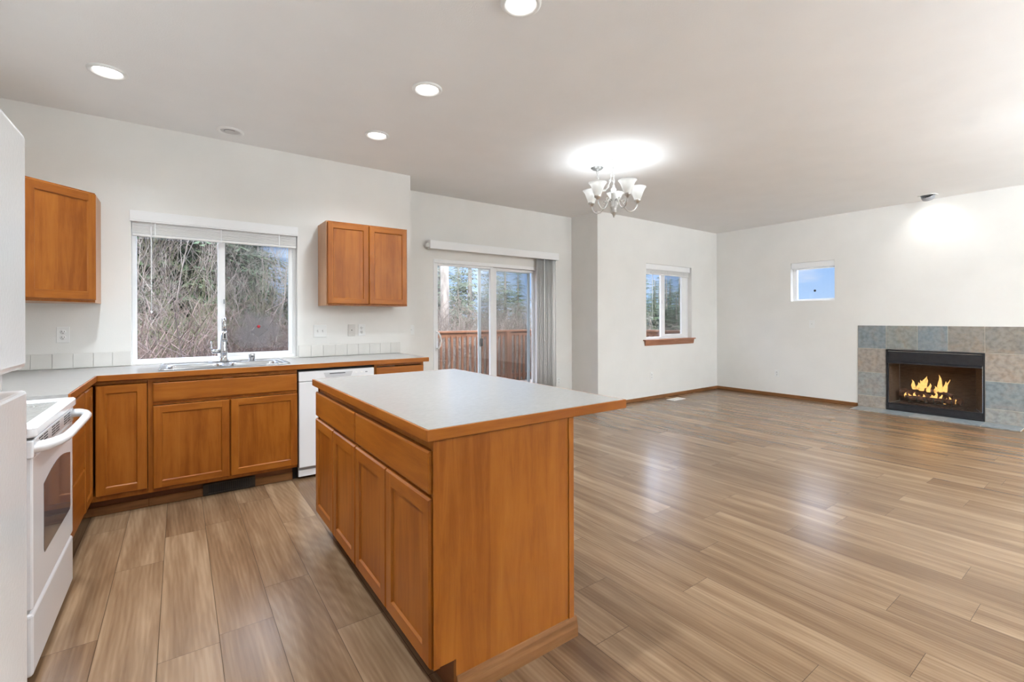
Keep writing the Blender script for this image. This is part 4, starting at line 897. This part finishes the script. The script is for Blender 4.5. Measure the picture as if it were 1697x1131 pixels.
_nt = M_SHADE.node_tree; _tl = N(_nt, 'ShaderNodeBsdfTranslucent', inp={0: (.8, .79, .77, 1)}); _mx = N(_nt, 'ShaderNodeMixShader', inp={0: .3})
L(_nt, P(M_SHADE).outputs[0], _mx.inputs[1]); L(_nt, _tl.outputs[0], _mx.inputs[2]); L(_nt, _mx.outputs[0], _nt.nodes['Material Output'].inputs[0])
base_ang = math.atan2(HX, HY)     # direction away from the camera, measured from +y
for k in range(5):
    a = base_ang + k * 2 * PI / 5 + .06; dx_, dy_ = math.sin(a), math.cos(a)
    def q(r, z): return (HX + dx_ * r, HY + dy_ * r, z)
    ctrl = [q(.028, 2.385), q(.05, 2.395), q(.072, 2.385), q(.088, 2.355), q(.105, 2.318), q(.135, 2.290), q(.17, 2.285), q(.20, 2.300), q(.222, 2.335), q(.228, 2.372)]
    arm = MB(); arm.tube(ctrl, .0062, 8); arm = arm.build('arm', M_NICKEL, t)
    sc = MB(); pts = []
    for i in range(22):
        f = i / 21; th = f * 2.6 * PI; r = .024 * (1 - .72 * f); pts.append(q(.092 + r * math.cos(th + PI * .9), 2.372 + .012 + r * math.sin(th + PI * .9)))
    sc.tube(pts, .004, 6); sc.build('scroll', M_NICKEL, arm)
    c = q(.228, 0)
    MB().lathe([(0, 2.362), (.012, 2.362), (.016, 2.372), (.030, 2.382), (.033, 2.395), (.031, 2.402), (0, 2.402)], (c[0], c[1], 0), seg=18).build('socket_cup', M_NICKEL, arm)
    MB().lathe([(.030, 2.398), (.036, 2.415), (.046, 2.44), (.056, 2.470), (.068, 2.497), (.084, 2.517), (.082, 2.518), (.065, 2.499), (.053, 2.472), (.043, 2.441), (.033, 2.416)], (c[0], c[1], 0), seg=28).build('shade', M_SHADE, arm)
    MB().lathe([(0, 2.402), (.012, 2.404), (.013, 2.42), (.024, 2.445), (.026, 2.46), (.018, 2.478), (0, 2.484)], (c[0], c[1], 0), seg=14).build('bulb', emis('lit_bulb', (1, .98, .95), .8), arm)
    d = bpy.data.lights.new('bulb_lamp', 'POINT'); d.energy = BULB; d.shadow_soft_size = .05; d.color = (.85, .935, 1)
    l = bpy.data.objects.new('bulb_lamp', d); C.objects.link(l); l.location = (c[0] - HX, c[1] - HY, 2.535 - 2.22); l.parent = t

# ------------------------------------------------------------------ deck and railing
DZ = -.06; RYF = 7.83; DXL, DXR = 1.95, 7.62
b = MB()
y = YN + TH + .03
while y < RYF + .05: b.box(DXL, DXR, y, y + .135, DZ - .035, DZ, bev=.003); y += .141
b.box(DXL, DXR, YN + TH + .03, RYF + .06, DZ - .2, DZ - .036)
tag(b.build('deck', M_DECKB), 'weathered board deck outside the sliding glass door', 'deck')
t = thing('deck_railing', (4.4, RYF, DZ), 'brown wooden deck railing seen through the sliding glass door', 'railing')
B('cap_rail', M_DECK, t, (DXL, DXR, RYF - .06, RYF + .08, .995, 1.033), bev=.004); B('top_rail', M_DECK, t, (DXL, DXR, RYF - .02, RYF + .018, .905, .994), bev=.002); B('bottom_rail', M_DECK, t, (DXL, DXR, RYF - .02, RYF + .018, .03, .118), bev=.002)
for x in (DXL + .05, 3.35, 5.495, DXR - .045): B('post', M_DECK, t, (x - .045, x + .045, RYF - .11, RYF - .021, DZ, .994), bev=.003)
x = 2.60
while x < DXR - .1: B('baluster', M_DECK, t, (x - .019, x + .019, RYF - .058, RYF - .0205, -.02, .93)); x += .1145
t = thing('deck_railing', (DXR, 6.3, DZ), 'brown wooden deck railing seen through the living room window', 'railing')
B('cap_rail', M_DECK, t, (DXR - .06, DXR + .08, 4.85, RYF - .13, .995, 1.033), bev=.004); B('top_rail', M_DECK, t, (DXR - .02, DXR + .018, 4.85, RYF - .13, .905, .994), bev=.002); B('bottom_rail', M_DECK, t, (DXR - .02, DXR + .018, 4.85, RYF - .13, .03, .118), bev=.002)
for y in (4.95, 6.5): B('post', M_DECK, t, (DXR + .02, DXR + .11, y - .045, y + .045, DZ, .994), bev=.003)
y = 5.10
while y < RYF - .2: B('baluster', M_DECK, t, (DXR - .058, DXR - .0205, y - .019, y + .019, -.02, .93)); y += .1145

# ------------------------------------------------------------------ outdoors: ground, thicket, trees
GZ = -1.6
b = MB(); b.poly([(-60, 4.8, GZ), (90, 4.8, GZ), (90, 110, GZ), (-60, 110, GZ)]); struct(b.build('ground', M_GRASS))
def fir_mesh(h, seed, sparse=1.0, low=.08):
    r = random.Random(seed); b = MB(); bm = b.bm
    b.tube([(0, 0, 0), (0, 0, h * .5), (0, 0, h)], [h * .016, h * .010, h * .001], 6, mi=1)
    z = h * low
    while z < h * .985:
        f = z / h; R = h * .20 * (1 - f) ** .75 * r.uniform(.75, 1.15) + .06; nb = max(5, int(12 * sparse * (1 - f * .4)))
        for k in range(nb):
            if r.random() > .9 * sparse + .1: continue
            a = r.uniform(0, 2 * PI); l_ = R * r.uniform(.6, 1.1); dr = Vector((math.cos(a), math.sin(a), 0)); sd = Vector((-dr.y, dr.x, 0)); base = Vector((0, 0, z + r.uniform(-.1, .1))); droop = r.uniform(.15, .5)
            n = max(4, int(l_ / .17))
            for i in range(n):
                s0 = (i + .3) / n; p = base + dr * l_ * s0 + Vector((0, 0, -droop * l_ * s0 * s0 + .08 * l_ * s0))
                wd = l_ * .30 * (1 - s0 * .75) + .05
                for sgn in (-1, 1):
                    tip = p + sd * sgn * wd * r.uniform(.7, 1.2) + dr * wd * r.uniform(.2, .8) + Vector((0, 0, -wd * r.uniform(.1, .6)))
                    mid = (p + tip) * .5 + dr * wd * .22
                    f_ = bm.faces.new([bm.verts.new(p), bm.verts.new(mid + Vector((0, 0, -.05))), bm.verts.new(tip), bm.verts.new((p + tip) * .5 - dr * wd * .16 + Vector((0, 0, -.03)))])
        z += h * .017 * r.uniform(.7, 1.3) + .04
    return b.build('evergreen_tree', [M_FIR if seed % 2 else M_FIR2, M_TRUNK], fix=False)
def bare_mesh(h, seed, m=M_TWIG, spread=.5, depth=4, thick=.0062):
    r = random.Random(seed); b = MB()
    def grow(p, d, l_, rad, dep):
        n = 4; pts = [p]; rads = [rad]; q = p.copy(); dd = d.copy()
        for i in range(n):
            dd = (dd + Vector((r.uniform(-1, 1), r.uniform(-1, 1), r.uniform(-.4, .7))) * .20).normalized(); q = q + dd * l_ / n; pts.append(q.copy()); rads.append(max(.0024, rad * (1 - .5 * (i + 1) / n)))
        b.tube(pts, rads, 5 if rad > .02 else 3, cap=False)
        if dep:
            for _ in range(r.randint(3, 5)):
                i = r.randint(1, n); nd = (dd + Vector((r.uniform(-1, 1), r.uniform(-1, 1), r.uniform(-.3, .8))) * (spread + .35)).normalized()
                grow(pts[i], nd, l_ * r.uniform(.45, .75), max(.0028, rads[i] * .62), dep - 1)
    for s in range(r.randint(1, 3)): grow(Vector((r.uniform(-.2, .2), r.uniform(-.2, .2), 0)), Vector((r.uniform(-.35, .35), r.uniform(-.35, .35), 1)).normalized(), h * .52, h * thick, depth)
    return b.build('bare_tree', m)
def place(proto, first, x, y, s, rz, label, cat, group=None, wide=1.0):
    o = proto
    if not first: o = proto.copy(); C.objects.link(o)
    o.location = (x, y, GZ); o.scale = (s * wide, s * wide, s); o.rotation_euler = (0, 0, rz); tag(o, label, cat, group); return o
def spot(deg, dist): return math.sin(math.radians(deg)) * dist, math.cos(math.radians(deg)) * dist
firs = [fir_mesh(13, 1), fir_mesh(12, 2), fir_mesh(14, 3, .8), fir_mesh(11, 4, .6, .25)]
used = set()
def fir(i, deg, dist, s, label, group=None, wide=1.15):
    x, y = spot(deg, dist); place(firs[i], i not in used, x, y, s, deg * 1.7, label, 'evergreen tree', group, wide); used.add(i)
fir(0, -2.2, 13.5, .95, 'dense green evergreen at the left side of the kitchen window')
fir(1, 4.6, 19, .80, 'dark evergreen against the sky in the right pane of the kitchen window')
fir(2, 10.9, 22, .50, 'evergreen tip at the right edge of the kitchen window')
for i, (dg, ds, s) in enumerate([(-6, 17, .9), (-3.8, 15.5, .9), (-.2, 15, .95), (1.6, 17.5, .95), (3.4, 16, .95), (5.0, 23, 1.0), (6.6, 27, .72), (6.9, 20, .50), (2.6, 24, 1.1), (8.3, 18, .34), (9.5, 22, .38), (12.8, 20, .6), (15, 24, .65)]):
    fir((i + 1) % 3, dg, ds, s, 'dark evergreen in the tree line behind the kitchen window thicket', 'evergreens behind the kitchen window')
fir(3, 27.6, 17, .80, 'loose evergreen with sky gaps in the left half of the sliding door')
fir(3, 30.5, 19, .78, 'loose evergreen in the middle of the sliding door, right of the tall trunk')
fir(1, 33.2, 22, .60, 'evergreen behind the meeting stile of the sliding door')
fir(0, 36.6, 20, .42, 'pointed evergreen standing in the right pane of the sliding door')
for i, (dg, ds, s) in enumerate([(24, 24, .6), (29, 27, .62), (34.8, 26, .55), (39.5, 24, .45), (42, 26, .5), (46, 27, .5)]):
    fir(i % 3, dg, ds, s, 'dark evergreen in the tree line behind the deck railing', 'evergreens behind the deck')
for i, (dg, ds, s) in enumerate([(50.2, 28, .40), (51.3, 27, .36), (52.1, 30, .44), (52.9, 28, .40), (53.6, 31, .47), (54.2, 29, .38), (54.8, 31, .42), (55.3, 28, .37), (55.9, 32, .42), (56.6, 29, .36), (57.4, 30, .40)]):
    fir(i % 3, dg, ds, s, 'dark pointed evergreen in the tree line seen through the living room window', 'evergreens beyond the living room window', 1.7)
x, y = spot(27.4, 13.0); b = MB(); b.tube([(x, y, GZ), (x + .03, y, 2), (x, y, 9)], [.15, .12, .09], 10); tag(b.build('tree_trunk', M_TRUNK), 'tall straight grey trunk in the left half of the sliding door', 'tree')
bares = [bare_mesh(6.5, 21), bare_mesh(5.5, 22, M_MOSS), bare_mesh(6, 23, M_TRUNK, .4), bare_mesh(3.2, 24, M_TWIGR, .7, 4, .008)]
usedb = set()
def bare(i, deg, dist, s, label, group=None):
    x, y = spot(deg, dist); place(bares[i], i not in usedb, x, y, s, deg * 2.3 + i, label, 'bare tree', group); usedb.add(i)
bare(2, 2.2, 8.6, .8, 'pale bare tree with forked trunk in the left pane of the kitchen window')
bare(1, 5.0, 9.2, .85, 'pale bare tree in the right pane of the kitchen window')
rb = random.Random(5)
for k in range(20):
    bare(k % 4, -5 + k * .92 + rb.uniform(-.4, .4), rb.uniform(9, 13), rb.uniform(.75, 1.1) * (.6 if k > 12 else 1), 'bare leafless tree in the thicket behind the kitchen window', 'bare trees behind the kitchen window')
for k in range(14):
    bare(k % 4, 24 + k * 1.25 + rb.uniform(-.5, .5), rb.uniform(12, 15.5), rb.uniform(.50, .68), 'bare leafless tree in the thicket behind the deck railing', 'bare trees behind the deck')
for k in range(9):
    bare((k * 3) % 4, 48.5 + k * 1.15, rb.uniform(15, 19), rb.uniform(.42, .5), 'bare leafless tree beyond the living room window', 'bare trees beyond the living room window')
def thicket(label, a0, a1, d0, d1, n, h0, h1, m, seed):
    r = random.Random(seed); b = MB()
    for _ in range(n):
        dg, ds = r.uniform(a0, a1), r.uniform(d0, d1); x, y = spot(dg, ds); h = r.uniform(h0, h1) * r.uniform(.5, 1)
        lean = Vector((r.uniform(-1, 1), r.uniform(-1, 1), 0)) * h * .45; p = Vector((x, y, GZ)); bow = r.uniform(.6, 1.6)
        pts = [p + lean * (f ** bow) + Vector((r.uniform(-.05, .05), r.uniform(-.05, .05), h * math.sin(f * PI * .62))) for f in (0, .25, .5, .75, 1)]
        w0 = r.uniform(.004, .011); b.tube(pts, [w0, w0 * .9, w0 * .75, w0 * .55, w0 * .3], 3, cap=False, smooth=False)
        for _k in range(3):
            s = pts[r.randint(1, 4)]; e = s + Vector((r.uniform(-.5, .5), r.uniform(-.5, .5), r.uniform(-.25, .45))); b.tube([s, (s + e) / 2 + Vector((0, 0, r.uniform(-.05, .1))), e], [w0 * .5, w0 * .4, w0 * .2], 3, cap=False, smooth=False)
    return tag(b.build('thicket', m), label, 'thicket', kind='stuff')
thicket('tangle of bare reddish canes filling the kitchen window', -8, 15, 7.0, 12, 3600, 1.4, 3.3, M_TWIGR, 31)
thicket('tangle of bare brown twigs behind the deck railing', 22, 43, 10.5, 15, 2600, 1.9, 3.7, M_TWIG, 32)
thicket('tangle of bare brown twigs beyond the living room window', 47, 60, 12, 16, 900, 1.6, 2.9, M_TWIG, 33)
